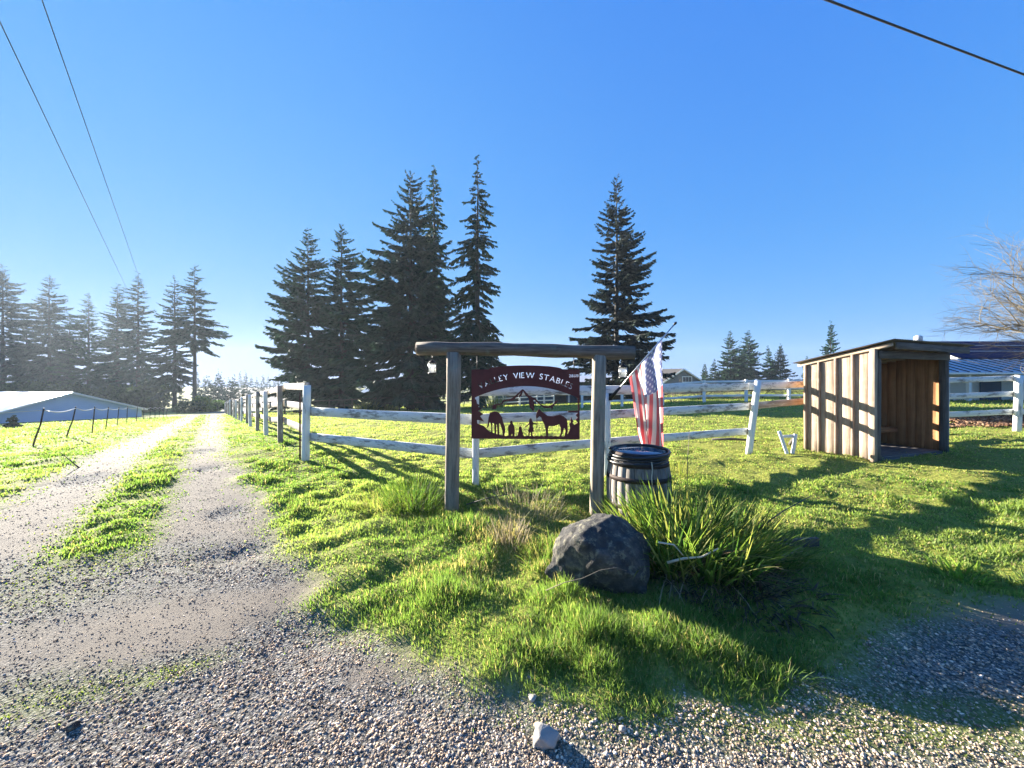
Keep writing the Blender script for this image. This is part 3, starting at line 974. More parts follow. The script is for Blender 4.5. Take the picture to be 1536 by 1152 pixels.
UP = Vector((0, 0, 1))
A0 = Vector((-3.97, 7.17, 0)); A1 = Vector((-.55, 5.67, 0)); A2 = Vector((1.60, 6.28, 0)); A3 = Vector((5.15, 8.15, 0)); A4 = Vector((7.3, 9.1, 0))
def on(p, h=0.0): return Vector((p.x, p.y, gz(p.x, p.y) + h))
pf = empty('paddock_fence', on(A0), 'weathered white rail fence running behind the sign to the shelter', 'fence')
def post(root, p, h, w, mat, top=None, seed=0, name='post'):
    b = on(p, -.15); t = on(p, h) if top is None else Vector(top)
    d = (A1 - A0).normalized()
    return plank(name, b, t, w, w, d, mat, root, seed)
post(pf, A0, 1.50, .115, M['white_post'], top=(A0.x + .03, A0.y, 1.50), seed=1)
post(pf, A1, 1.50, .085, M['white_post'], seed=2)
post(pf, A2, 1.38, .105, M['white_post'], seed=3)
post(pf, A3, 1.55, .12, M['white_post'], top=(A3.x + .21, A3.y - .02, 1.58), seed=4)
def rail(root, a, b, za, zb, W, T, mat, seed, off=(0, 0)):
    o = Vector((off[0], off[1], 0))
    pa = Vector((a.x, a.y, za)) + o; pb = Vector((b.x, b.y, zb)) + o
    plank('rail', pa, pb, W, T, UP, mat, root, seed)
n01 = Vector((.40, .91, 0)) * .075
n12 = Vector((-.27, .96, 0)) * .070
n23 = Vector((-.46, .88, 0)) * .070
rail(pf, A0, A1 + Vector((-.02, 0, 0)), .99, .985, .165, .035, M['white_rail'], 11, n01)
rail(pf, A0, A1 + Vector((-.02, 0, 0)), .50, .46, .155, .035, M['white_rail'], 12, n01)
for k, (z0, z1, z2, z3, w) in enumerate([(1.43, 1.425, 1.46, 1.50, .155), (1.00, 1.01, 1.02, 1.09, .15), (.47, .54, .47, 0, .145)]):
    rail(pf, A1, A2, z0, z1, w, .035, M['white_rail'], 20 + k, n12)
    rail(pf, A2 + Vector((.02, 0, 0)), A3 + Vector((.10, 0.04, 0)), z1, z2, w, .035, M['white_rail'], 30 + k, n23)
    if k < 2: rail(pf, A3 + Vector((.12, .05, 0)), A4, z2, z3, w, .035, M['grey_rail'] if k else M['white_rail'], 40 + k, n23)
for (p, h) in ((A0, 1.3),):
    pass
tp = empty('metal_stake', on(A0 + Vector((-.13, .05, 0))), 'thin rusty metal stake beside the white corner fence post', 'stake')
a = on(A0 + Vector((-.13, .05, 0)))
tube('shaft', [a + Vector((0, 0, -.1)), a + Vector((.0, 0, 1.32))], .017, M['rust_iron'], tp, 5, False)
for hh in (.45, .95): tube('clip', [a + Vector((0, 0, hh)), a + Vector((.13, -.03, hh))], .006, M['rust_iron'], tp, 4, False)

# fence along the drive
df = empty('drive_fence', on(A0), 'long grey-white three-rail fence beside the gravel drive', 'fence')
dv = Vector((DV[0], DV[1], 0)); dn = Vector((DU[0], DU[1], 0))
rr = random.Random(4)
prev = None
for i in range(0, 20):
    t = 3.2 * i
    p = A0 + dv * t + dn * rr.uniform(-.05, .05)
    h = 1.5 + rr.uniform(-.06, .06)
    if i > 0:
        q = on(p)
        plank('post', q + Vector((0, 0, -.15)), q + Vector((rr.uniform(-.04, .04), 0, h)), .13 if i % 3 else .16, .12, dv, M['grey_rail'] if i % 2 else M['white_post'], df, 50 + i % 4)
    if prev is not None:
        for k, z in enumerate((1.41, .98, .55)):
            za = gz(prev.x, prev.y) + z + rr.uniform(-.03, .03); zb = gz(p.x, p.y) + z + rr.uniform(-.03, .03)
            o = dn * .085
            plank('rail', Vector((prev.x, prev.y, za)) + o, Vector((p.x, p.y, zb)) + o, .15, .032, UP, M['grey_rail'], df, 60 + (i + k) % 5)
    prev = p

# right fence behind the shelter
rf = empty('side_fence', (11.3, 9.6, gz(11.3, 9.6)), 'three-rail white fence between the wooden shelter and bark mulch', 'fence')
B = [Vector((7.3, 8.98, 0)), Vector((9.3, 9.55, 0)), Vector((11.25, 9.7, 0)), Vector((13.45, 9.95, 0)), Vector((16.2, 10.1, 0)), Vector((19, 10.3, 0))]
for i, p in enumerate(B):
    if i: post(rf, p, 1.52, .13, M['white_post'], top=on(p, 1.5) + Vector((.06 if i == 3 else 0, 0, 0)), seed=5 + i % 2)
for i in range(len(B) - 1):
    for k, z in enumerate((1.42, 1.00, .52)):
        a, b_ = on(B[i], z), on(B[i + 1], z)
        plank('rail', a + Vector((0, .085, 0)), b_ + Vector((0, .085, 0)), .14, .035, UP, M['white_rail'], rf, 70 + i + k)

# leaning wire fence left of the drive
wf = empty('wire_fence', (-14.4, 11.2, gz(-14.4, 11.2)), 'leaning metal stakes with white wire between drive and barn', 'fence')
rr = random.Random(8)
tops = []
wpos = [(-14.4, 11.2), (-16.5, 13.8), (-18.0, 16.0), (-20.9, 19.2), (-23.6, 22.3), (-25.8, 25.0), (-28.2, 28.0), (-30.6, 31), (-33, 34), (-35.4, 37), (-37.8, 40), (-40.2, 43), (-42.6, 46)]
for i, (x_, y_) in enumerate(wpos):
    b_ = Vector((x_, y_, gz(x_, y_) - .1))
    ln = [(.34, .9), (.36, .8), (.10, .3), (.13, .3), (.10, .2)][i] if i < 5 else (rr.uniform(.02, .1), .1)
    m_ = b_ + Vector((ln[0] * .75, 0, .75)); t_ = b_ + Vector((ln[0] + .02, 0, 1.25))
    st = tube('stake', [b_, b_ + Vector((ln[0] * .3, 0, .35)), m_, t_], [.022, .022, .02, .02], M['rust_iron'], wf, 5, False)
    if i < 4: tube('clip', [m_ + Vector((-.02, 0, -.12)), m_ + Vector((-.2, 0, -.09))], .012, M['rust_iron'], st, 4, False)
    tops.append(t_ + Vector((0, 0, -.06)))
pre = [Vector((-22, 9.0, gz(-22, 9) + 1.0))] + tops
for i in range(len(pre) - 1):
    a, b_ = pre[i], pre[i + 1]
    pts = [a.lerp(b_, s) + Vector((0, 0, -.10 * 4 * s * (1 - s))) for s in np.linspace(0, 1, 7)]
    tube('wire', pts, .013, M['fence_wire'], wf, 4, False)

# ------------------------------------------------------------------ entrance sign frame
SL = Vector((-.735, 4.55, 0)); SR = Vector((1.0, 4.43, 0))
gf = empty('sign_frame', on(SL), 'rustic timber frame of two posts and a log beam holding the sign', 'sign frame')
fd = (SR - SL).normalized()
plank('post', on(SL, -.2), Vector((SL.x + .025, SL.y, 1.935)), .155, .15, fd, M['post_wood'], gf, 81)
plank('post', on(SR, -.2), Vector((SR.x + .035, SR.y, 1.90)), .150, .15, fd, M['post_wood'], gf, 82)
bl = Vector((-1.165, 4.58, 1.985)); br_ = Vector((1.44, 4.40, 1.930))
pts = [bl.lerp(br_, s) + Vector((0, 0, .010 * math.sin(s * 5))) for s in np.linspace(0, 1, 12)]
V_, q_, t_ = tube_arrays([p - bl for p in pts], [.080 + .006 * math.sin(i * 2.1) for i in range(12)], 12)
X_ = (br_ - bl).normalized()
Mb = frame_from(bl, br_, UP)
me = np_mesh('beam', [tuple(Mb.to_3x3().inverted() @ Vector(v)) for v in V_], [q_, t_], smooth=False)
link('beam', me, M['beam_wood'], gf, Mb)

# metal cut-out sign
PXM = 1061.0
SIGN_C = Vector((.158, 4.46, .895)); SIGN_X = Vector((1, -.045, 0)).normalized()
Ms = Matrix((SIGN_X, UP, SIGN_X.cross(UP))).transposed().to_4x4()      # local x right, y up, z towards the camera
Ms.translation = SIGN_C
def S2(zx, zy): return ((zx - 765) / PXM, (835 - zy) / PXM)
sg = empty('entrance_sign', SIGN_C, 'rust-red cut-out metal sign with horses, children and mountain under the beam', 'sign')

def curve_mesh(name, loops, half):
    """2D filled outline with holes -> thick plate mesh"""
    cu = bpy.data.curves.new(name, 'CURVE'); cu.dimensions = '2D'; cu.fill_mode = 'BOTH'; cu.extrude = half
    for lp in loops:
        s = cu.splines.new('POLY'); s.points.add(len(lp) - 1); s.use_cyclic_u = True
        for i, (a, b) in enumerate(lp): s.points[i].co = (a, b, 0, 1)
    o = bpy.data.objects.new(name, cu); COL.objects.link(o)
    dg = bpy.context.evaluated_depsgraph_get()
    me = bpy.data.meshes.new_from_object(o.evaluated_get(dg))
    bpy.data.objects.remove(o); bpy.data.curves.remove(cu)
    me.name = name
    return me

def glyph_loops(ch, size, bold=0.0):
    cu = bpy.data.curves.new('glyph', 'FONT'); cu.body = ch; cu.size = size; cu.offset = bold
    o = bpy.data.objects.new('glyph', cu); COL.objects.link(o)
    dg = bpy.context.evaluated_depsgraph_get(); dg.update()
    c2 = o.evaluated_get(dg).to_curve(dg)
    loops = []
    for s in c2.splines:
        bp = s.bezier_points; n = len(bp); lp = []
        for i in range(n):
            p0, p1 = bp[i], bp[(i + 1) % n]
            for k in range(4):
                t = k / 4; c = p0.co * (1 - t) ** 3 + p0.handle_right * 3 * t * (1 - t) ** 2 + p1.handle_left * 3 * t * t * (1 - t) + p1.co * t ** 3
                lp.append((c.x, c.y))
        # drop repeated points
        out = [lp[0]]
        for p in lp[1:]:
            if abs(p[0] - out[-1][0]) + abs(p[1] - out[-1][1]) > 1e-5: out.append(p)
        loops.append(out)
    o.evaluated_get(dg).to_curve_clear()
    bpy.data.objects.remove(o); bpy.data.curves.remove(cu)
    xs = [p[0] for l in loops for p in l] or [0]
    return loops, min(xs), max(xs)

W2 = (1450 - 80) / 2 / PXM
outer = [S2(80, 835), S2(1450, 835), S2(1450, -45), S2(1230, -50)] + [S2(765 + 465 * math.cos(a), -50 - 48 * math.sin(a)) for a in np.linspace(.25, math.pi - .25, 17)] + [S2(300, -50), S2(80, -45)]
opening = [S2(125, 310)] + [S2(zx, 310 - 145 * (1 - ((zx - 775) / 650) ** 2)) for zx in np.linspace(180, 1370, 16)] + [S2(1425, 310), S2(1430, 480), S2(1428, 620), S2(1330, 700), S2(1300, 770)] + \
          [S2(zx, 795 + (6 if k % 2 else -5)) for k, zx in enumerate(range(1270, 500, -30))] + [S2(400, 775), S2(300, 735), S2(240, 675), S2(155, 640), S2(130, 480)]
letters = []
word = 'VALLEY VIEW STABLES'
size = 104 / PXM
gl = [(c, *glyph_loops(c, size, .0022)) if c != ' ' else (c, None, 0, size * .34) for c in word]
adv = [(g[3] - g[2]) + size * .085 for g in gl]
tot = sum(adv)
# arc through (190,165) .. (780,-2) .. (1385,215) in drawing units, baseline
Rarc = 1.16; cx0, cy0 = S2(765, 62); cyc = cy0 - Rarc
span = 1215 / PXM
th = (span / 2) / Rarc
scale = (2 * th * Rarc) / tot
ang = th
for g, a_ in zip(gl, adv):
    da = a_ * scale / Rarc
    if g[1]:
        am = ang - da / 2
        mid = (g[2] + g[3]) / 2
        for lp in g[1]:
            letters.append([(cx0 + (Rarc + py_) * math.sin(-am) + (px_ - mid) * min(scale, 1.0) * math.cos(am),
                             cyc + (Rarc + py_) * math.cos(am) + (px_ - mid) * min(scale, 1.0) * math.sin(am) * 1.0) if False else
                            (cx0 - (Rarc + py_) * math.sin(am) + (px_ - mid) * math.cos(am), cyc + (Rarc + py_) * math.cos(am) + (px_ - mid) * math.sin(am)) for (px_, py_) in lp])
    ang -= da
nx_, ny_ = S2(1318, 52)
pen = nx_
for c in '28619':
    lps, x0, x1 = glyph_loops(c, 52 / PXM, .0006)
    for lp in lps: letters.append([(pen + p[0] - x0, ny_ + p[1]) for p in lp])
    pen += (x1 - x0) + 6 / PXM
link('plate', curve_mesh('plate', [outer, opening] + letters, .003), M['rust_plate'], sg, Ms)

SIL = {
 'mountain_outline': [[(460,385),(480,345),(560,330),(610,310),(725,205),(740,205),(770,235),(810,280),(870,310),(900,325),(960,390),(1000,415),(1060,420),(1110,395),(1170,342),(1182,350),(1122,415),(1112,445),(1100,475),(1094,440),(1000,440),(950,402),(890,348),(862,330),(880,380),(882,440),(865,497),(850,460),(825,440),(815,380),(808,315),(770,285),(738,228),(722,280),(690,312),(680,290),(712,245),(640,318),(604,350),(540,350),(490,366),(474,395),(400,410),(398,452),(345,462),(350,410),(384,396)]],
 'horse': [[(320,500),(380,485),(430,500),(470,560),(490,640),(505,670),(512,720),(500,800),(478,800),(476,740),(455,665),(442,635),(432,645),(434,795),(413,795),(405,655),(396,645),(396,790),(374,785),(370,645),(348,630),(347,690),(352,780),(328,770),(334,690),(325,632),(306,622),(302,680),(278,697),(288,640),(300,560)],
           [(900,545),(910,500),(930,462),(945,455),(960,475),(1000,505),(1050,540),(1120,545),(1200,525),(1250,545),(1290,580),(1300,640),(1300,720),(1292,805),(1265,812),(1260,790),(1272,720),(1255,690),(1235,760),(1212,812),(1188,812),(1215,750),(1210,690),(1195,645),(1130,668),(1062,668),(1052,700),(1057,812),(1028,812),(1024,720),(1010,660),(985,610),(965,560),(945,545),(920,570),(905,572)]],
 'child_figure': [[(575,610),(590,603),(605,615),(608,640),(625,670),(632,720),(630,812),(605,812),(598,765),(585,812),(555,812),(550,750),(548,670),(575,645),(570,625)],
                  [(690,680),(705,672),(722,690),(722,715),(735,760),(748,812),(663,812),(675,760),(685,720),(682,695)],
                  [(820,580),(835,570),(850,585),(853,605),(870,630),(915,640),(915,650),(866,647),(862,680),(876,740),(856,747),(862,812),(838,812),(835,747),(822,762),(816,812),(797,812),(810,745),(800,735),(820,672),(818,648),(770,687),(761,680),(814,630),(814,600)]],
 'lead_rope': [[(910,560),(918,560),(915,700),(908,700)]],
 'pine_silhouette': [[(100,330),(140,335),(152,390),(182,402),(168,430),(212,452),(168,482),(232,520),(190,548),(242,617),(160,595),(100,640)],
                     [(1300,812),(1330,690),(1318,640),(1338,622),(1332,592),(1345,548),(1356,590),(1374,602),(1362,625),(1380,655),(1402,640),(1438,632),(1395,592),(1425,560),(1398,530),(1428,500),(1300,495),(1310,478),(1438,470),(1446,812)]],
}
k_ = 0
for nm, lst in SIL.items():
    for lp in lst:
        k_ += 1
        link(nm, curve_mesh(nm, [[S2(*p) for p in lp]], .0042 + .0004 * (k_ % 5)), M['rust_plate'], sg, Ms)
for zx in (150, 1380):
    lx, ly = S2(zx, -30)
    p = Ms @ Vector((lx, ly, 0)); tb = Vector((p.x, bl.y + (br_.y - bl.y) * (p.x - bl.x) / (br_.x - bl.x), bl.z + (br_.z - bl.z) * (p.x - bl.x) / (br_.x - bl.x) - .07))
    tube('chain', [p, p.lerp(tb, .5), tb], .006, M['dark_metal'], sg, 5)

# lanterns under the beam ends
def lantern(p, label):
    root = empty('lantern', p, label, 'lantern', 'lanterns hanging from the sign beam')
    cz = p.z
    tube('hanger', [p + Vector((0, 0, 0)), p + Vector((0, 0, -.06))], .004, M['dark_metal'], root, 5)
    V_, q_, t_ = tube_arrays([(0, 0, -.055), (0, 0, -.075), (0, 0, -.10)], [.008, .030, .058], 8)
    link('cap', np_mesh('cap', V_, [q_, t_]), M['dark_metal'], root, Matrix.Translation(p))
    V_, q_, t_ = tube_arrays([(0, 0, -.10), (0, 0, -.215)], [.043, .040], 8)
    link('glass', np_mesh('glass', V_, [q_, t_], smooth=True), M['lantern_glass'], root, Matrix.Translation(p))
    V_, q_, t_ = tube_arrays([(0, 0, -.215), (0, 0, -.235)], [.056, .050], 8)
    link('base', np_mesh('base', V_, [q_, t_]), M['dark_metal'], root, Matrix.Translation(p))
    for k in range(4):
        a = math.pi / 4 + k * math.pi / 2
        d = Vector((math.cos(a) * .05, math.sin(a) * .05, 0))
        tube('bar', [p + d + Vector((0, 0, -.098)), p + d + Vector((0, 0, -.217))], .0045, M['steel'], root, 5)
lantern(Vector((-.975, 4.57, 1.905)), 'small glass lantern under the beam end beside the firs')
lantern(Vector((1.31, 4.41, 1.85)), 'small glass lantern under the beam end beside the flag')

# ------------------------------------------------------------------ flag on a pole
F0 = Vector((1.66, 6.18, 1.33)); F1 = Vector((2.60, 5.95, 2.50))
fp = empty('flag_pole', F0, 'slim grey pole with dark bracket angled from a white fence post', 'flagpole')
pd = (F1 - F0)
tube('pole', [F0 - pd * .02, F0 + pd * .5, F1], [.0125, .0125, .011], M['steel'], fp, 8)
tube('finial', [F1 - pd * .02, F1 + pd * .005, F1 + pd * .02], [.012, .022, .012], M['dark_metal'], fp, 8)
tube('bracket', [F0 - pd * .03, F0 + pd * .07, F0 + pd * .13], [.034, .024, .019], M['dark_metal'], fp, 8)
box('bracket_plate', (-.03, -.012, -.06), (.03, .012, .06), M['dark_metal'], fp, Matrix.Translation(F0 + Vector((-.02, .035, -.01))))
na, nf = 40, 60
H0 = F0 + pd * .80; H1 = F0 + pd * .28
e0 = [H0 + Vector(v) for v in [(0, 0, 0), (.01, 0, -.45), (.03, 0, -.95), (.03, 0, -1.50), (.02, 0, -1.74)]]
e1 = [H1 + Vector(v) for v in [(0, 0, 0), (.06, 0, -.30), (.10, 0, -.60), (.15, 0, -.95), (.20, 0, -1.16)]]
def pl(e, t):
    s = t * (len(e) - 1); i = min(int(s), len(e) - 2); return e[i].lerp(e[i + 1], s - i)
V_ = []; UVs = []
for j in range(nf + 1):
    f = j / nf
    A_, B_ = pl(e0, f), pl(e1, f)
    for i in range(na + 1):
        a = i / na
        aw = a ** (1 - .35 * f)           # gathers towards the low side
        p = A_.lerp(B_, aw)
        amp = .015 + .075 * f ** .7
        p = p + Vector((.022 * f * math.sin(a * 9 + 1), amp * math.sin(a * 13.5 + 2.2 * f + .5) + .03 * f * math.sin(a * 5), -.03 * math.sin(a * math.pi) * (1 - f) ** 2))
        V_.append(tuple(p - F0)); UVs.append((a, f))
q_ = [(j * (na + 1) + i, j * (na + 1) + i + 1, (j + 1) * (na + 1) + i + 1, (j + 1) * (na + 1) + i) for j in range(nf) for i in range(na)]
link('flag', np_mesh('flag', V_, [q_], smooth=True, uvs=UVs), M['flag'], None, Matrix.Translation(F0),
     label='pale striped flag with starred canton hanging limp above the barrel', cat='flag')

# ------------------------------------------------------------------ barrel
BX, BY = 1.46, 4.32; bz = gz(BX, BY) - .03
br = empty('wooden_barrel', (BX, BY, bz), 'weathered oak barrel with iron hoops beside the sign post', 'barrel')
NS = 22; BH = .80
def brad(t): return .300 + .055 * (1 - (2 * t - 1) ** 2)
for k in range(NS):
    a0, a1 = 2 * math.pi * (k + .03) / NS, 2 * math.pi * (k + .97) / NS
    V_ = []; n = 8
    dr = random.uniform(-.003, .003)
    tops_ = BH + random.uniform(-.006, .006)
    for i in range(n + 1):
        t = i / n; z = t * tops_
        for (ro, aa) in ((brad(t) + dr, a0), (brad(t) + dr + .003, (a0 + a1) / 2), (brad(t) + dr, a1), (brad(t) - .024, a1), (brad(t) - .024, a0)):
            V_.append((z, ro * math.sin(aa), -ro * math.cos(aa)))      # local X up the stave
    q_ = [(i * 5 + j, i * 5 + (j + 1) % 5, (i + 1) * 5 + (j + 1) % 5, (i + 1) * 5 + j) for i in range(n) for j in range(5)]
    me = np_mesh('stave', V_, [q_, [[4, 3, 2, 1, 0], [n * 5 + j for j in range(5)]]])
    Mst = Matrix.Translation((BX, BY, bz)) @ Matrix.Rotation(-math.pi / 2, 4, 'Y')
    link('stave', me, M['stave'], br, Mst)
def ring(name, z0, z1, r0, r1, th, mat, parent, n=36):
    V_ = []
    for k in range(n):
        a = 2 * math.pi * k / n; c, s = math.cos(a), math.sin(a)
        for (rd, z) in ((r0, z0), (r1, z1), (r1 - th, z1), (r0 - th, z0)): V_.append((rd * c, rd * s, z))
    q_ = [(k * 4 + j, ((k + 1) % n) * 4 + j, ((k + 1) % n) * 4 + (j + 1) % 4, k * 4 + (j + 1) % 4) for k in range(n) for j in range(4)]
    return link(name, np_mesh(name, V_, [q_]), mat, parent, Matrix.Translation((BX, BY, bz)))
for (z0, w) in ((.03, .045), (.20, .045), (.50, .05), (.66, .04), (.765, .045)):
    t0, t1 = z0 / BH, (z0 + w) / BH
    ring('hoop', z0, z0 + w, brad(t0) + .007, brad(t1) + .007, .006, M['rust_iron'], br)
V_, q_, t_ = tube_arrays([(0, 0, .755), (0, 0, .795)], [.272, .272], 32)
link('lid', np_mesh('lid', V_, [q_, t_]), plain_mat('lid_film', (.16, .19, .25), .12, 0, .6, 6, .35, .02, spec=1.0), br, Matrix.Translation((BX, BY, bz)))
tw = [Vector((BX + .03, BY - .335, bz + .74)), Vector((BX + .035, BY - .345, bz + .66)), Vector((BX + .02, BY - .362, bz + .58)), Vector((BX + .025, BY - .368, bz + .50))]
tube('twine', tw, .006, M['twine'], br, 5)
hp = []
for i in range(120):
    a = i / 120 * 2 * math.pi * 3.1 + 2.2
    hp.append(Vector((BX + (.325 + .012 * math.sin(i * .21)) * math.cos(a), BY + (.325 + .012 * math.sin(i * .21)) * math.sin(a), bz + .70 + .11 * (i / 120) + .018 * math.sin(a * 1.0 + 1.2))))
tube('hose', hp, .017, M['black_rubber'], None, 7, label='black rubber hose coiled round the top of the barrel', cat='hose')

# ------------------------------------------------------------------ rocks
def rock(name, cx, cy, sx, sy, sz, mat, seed, label, sink=.12, sub=4, rough=.16, cat='rock', skew=0.0, rz=0.0, chops=9):
    bm = bmesh.new(); bmesh.ops.create_icosphere(bm, subdivisions=sub, radius=1)
    V = np.array([v.co[:] for v in bm.verts]); T = np.array([[v.index for v in f.verts] for f in bm.faces]); bm.free()
    r = np.random.default_rng(seed)
    disp = np.zeros(len(V))
    for k in range(chops):
        d = r.normal(0, 1, 3); d /= np.linalg.norm(d)
        s = V @ d
        lim = r.uniform(.58, .88)
        over = np.clip(s - lim, 0, None)
        V = V - over[:, None] * d[None] * .85           # chop facets
    ph = r.uniform(0, 9, (6, 3))
    for k in range(6):
        f = 1.7 ** k * 1.6
        disp += rough / 1.45 ** k * np.sin(V[:, 0] * f + ph[k, 0]) * np.sin(V[:, 1] * f + ph[k, 1]) * np.sin(V[:, 2] * f + ph[k, 2])
    V = V * (1 + disp[:, None])
    V[:, :2] *= (1 + .12 * np.clip(-V[:, 2] + .15, 0, 1))[:, None]
    V[:, 0] += skew * V[:, 2]
    V = V * np.array([sx, sy, sz])
    z0 = gz(cx, cy)
    o = link(name, np_mesh(name, V, [T], smooth=True), mat, None, Matrix.Translation((cx, cy, z0 + sz * .85 - sink)) @ Matrix.Rotation(rz, 4, 'Z'), label=label, cat=cat)
    return o
rock('boulder', .655, 2.98, .42, .36, .40, M['rock_dark'], 5, 'large dark boulder in front of the barrel beside the iris clump', sink=.29, sub=6, rough=.13, skew=.10, chops=11)
rock('stone', .145, 1.655, .075, .058, .042, M['pale_stone'], 52, 'fist-sized pale stone lying at the edge of the gravel', sink=.012, sub=3)
rock('stone', .10, 1.86, .022, .03, .012, M['pale_stone'], 12, 'small flat pale stone just behind the fist-sized one', sink=.004, sub=3)
rock('stone', .5, 1.69, .018, .016, .013, M['pale_stone'], 15, 'tiny pale pebble in gravel beside the fist-sized stone', sink=.002, sub=2)
rock('stone', -2.02, 1.72, .026, .022, .018, M['rock_dark'], 17, 'dark stone lying among coarse gravel of the drive', sink=.008, sub=3)

# ------------------------------------------------------------------ clumps of long leaves
def clump(name, cx, cy, n, rad, lmin, lmax, w, label, cols, mat='grass', spread=.9, seed=0, segs=5, cat='plant', dead=0, flat=1.0, extra=None):
    r = np.random.default_rng(seed)
    root = empty(name, (cx, cy, gz(cx, cy)), label, cat)
    def make(nm, n, lmin, lmax, w, th_m, th_s, bd_m, bd_s, cols, mt):
        a = r.uniform(0, 6.28, n); rd = rad * np.sqrt(r.uniform(0, 1, n))
        x = cx + rd * np.cos(a); y = cy + rd * np.sin(a) * flat
        az = np.arctan2(x - cx, y - cy) + r.normal(0, .7, n)
        out = rd / rad
        L = r.uniform(lmin, lmax, n) * (1 - .25 * out)
        th0 = np.abs(r.normal(th_m, th_s, n)) + .35 * out * spread; bd = np.abs(r.normal(bd_m, bd_s, n)) * spread
        c = np.array(cols)[r.integers(0, len(cols), n)] * r.uniform(.75, 1.25, (n, 1))
        z = ground_z(x, y) - .02
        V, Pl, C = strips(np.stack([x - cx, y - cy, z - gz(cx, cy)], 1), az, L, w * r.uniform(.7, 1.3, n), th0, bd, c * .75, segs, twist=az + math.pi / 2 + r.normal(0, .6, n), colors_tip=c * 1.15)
        o = bpy.data.objects.new(nm, np_mesh(nm, V, Pl, C)); COL.objects.link(o); o.parent = root
        o.data.materials.append(M[mt])
        o['kind'] = 'stuff'
    make('leaves', n, lmin, lmax, w, .22, .18, .75, .45, cols, mat)
    if dead: make('dead_leaves', dead, lmin * .7, lmax * .9, w * .7, .75, .35, 1.5, .6, [(.30, .22, .12), (.20, .14, .08), (.42, .34, .22)], 'dry')
    return root
IR = [(.10, .165, .035), (.16, .22, .05), (.06, .12, .03), (.26, .26, .09)]
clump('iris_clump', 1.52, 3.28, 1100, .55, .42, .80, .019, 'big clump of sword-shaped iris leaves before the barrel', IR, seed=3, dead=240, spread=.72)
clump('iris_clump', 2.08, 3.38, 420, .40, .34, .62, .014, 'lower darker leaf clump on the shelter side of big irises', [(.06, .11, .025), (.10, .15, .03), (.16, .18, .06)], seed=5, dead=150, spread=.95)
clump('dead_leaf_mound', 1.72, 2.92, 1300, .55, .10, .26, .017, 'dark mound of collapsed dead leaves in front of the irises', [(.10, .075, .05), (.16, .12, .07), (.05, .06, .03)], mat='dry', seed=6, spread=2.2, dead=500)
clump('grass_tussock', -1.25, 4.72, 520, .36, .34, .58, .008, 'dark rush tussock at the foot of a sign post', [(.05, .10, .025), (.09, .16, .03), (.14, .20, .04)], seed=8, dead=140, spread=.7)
clump('grass_tussock', -1.62, 4.62, 200, .34, .18, .36, .006, 'low yellowing grass tuft beside the dark rush tussock', [(.20, .25, .05), (.30, .27, .12)], seed=9, dead=60, spread=.7)
clump('dry_grass_tuft', .13, 4.55, 420, .50, .20, .42, .005, 'pale dry grass tuft growing beneath the hanging sign', [(.34, .28, .16), (.42, .36, .22), (.22, .24, .07)], mat='dry', seed=10, spread=.6)
clump('dry_grass_tuft', -.02, 3.62, 170, .18, .16, .34, .005, 'small straw-coloured tuft on the bank below the sign', [(.42, .35, .22), (.34, .27, .16)], mat='dry', seed=11, spread=.6)
clump('dry_grass_tuft', .33, 3.28, 190, .26, .14, .32, .006, 'mixed green and dry tuft at the foot of the boulder', [(.14, .20, .05), (.30, .26, .12)], seed=12, spread=.9)
clump('weed_plant', 3.62, 3.00, 130, .16, .10, .22, .016, 'broad-leaved weed with bright leaves in the shaded lawn', [(.14, .24, .04), (.20, .30, .06)], seed=13, spread=1.0)
clump('weed_plant', 4.05, 2.92, 120, .22, .09, .20, .013, 'loose pale weed at the edge of the gravel patch', [(.16, .24, .08), (.22, .28, .12)], seed=14, spread=1.1)
clump('grass_tussock', 1.49, 2.05, 150, .12, .10, .24, .005, 'fine-leaved grass tuft in shade at the gravel edge', [(.08, .15, .05), (.12, .2, .06)], seed=15, spread=1.3)
clump('grass_tussock', 2.85, 6.35, 150, .25, .25, .45, .006, 'thin dry grass tuft in the pasture behind the flag', [(.28, .26, .10), (.2, .24, .06)], seed=16, spread=.6)
# dead stalks over the boulder and irises
def stalk(pts, r, mat, label, name='dead_stalk'):
    return tube(name, pts, [r * (1 - .6 * i / (len(pts) - 1)) for i in range(len(pts))], mat, None, 5, label=label, cat='stalk')
stalk([Vector((1.14, 2.74, .26)), Vector((1.24, 2.70, .31)), Vector((1.36, 2.68, .33)), Vector((1.47, 2.66, .40))], .011, M['twine'], 'pale broken stalk lying across the iris leaves')
stalk([Vector((1.08, 2.76, .40)), Vector((1.18, 2.72, .40)), Vector((1.24, 2.70, .33))], .008, M['twine'], 'short bent pale stalk beside the longer one on the irises')
stalk([Vector((.24, 2.66, .10)), Vector((.36, 2.58, .20)), Vector((.48, 2.55, .245)), Vector((.60, 2.55, .30)), Vector((.72, 2.57, .31)), Vector((.80, 2.60, .27))], .0035, M['bark_pale'], 'thin bramble stem lying across the boulder face')
stalk([Vector((-.55, 4.50, .10)), Vector((-.30, 4.42, .20)), Vector((-.05, 4.38, .26)), Vector((.02, 4.38, .16))], .008, M['dark_wood'], 'thin dark arching stem at the foot of the sign')
stalk([Vector((2.35, 3.6, .15)), Vector((2.62, 3.6, .34)), Vector((2.95, 3.68, .46))], .008, M['dark_wood'], 'dark twig reaching out of the lower iris clump')
stalk([Vector((1.92, 4.1, .3)), Vector((1.93, 4.1, .75)), Vector((1.94, 4.08, 1.05))], .005, M['bark_pale'], 'tall thin dry stem standing behind the iris clumps')
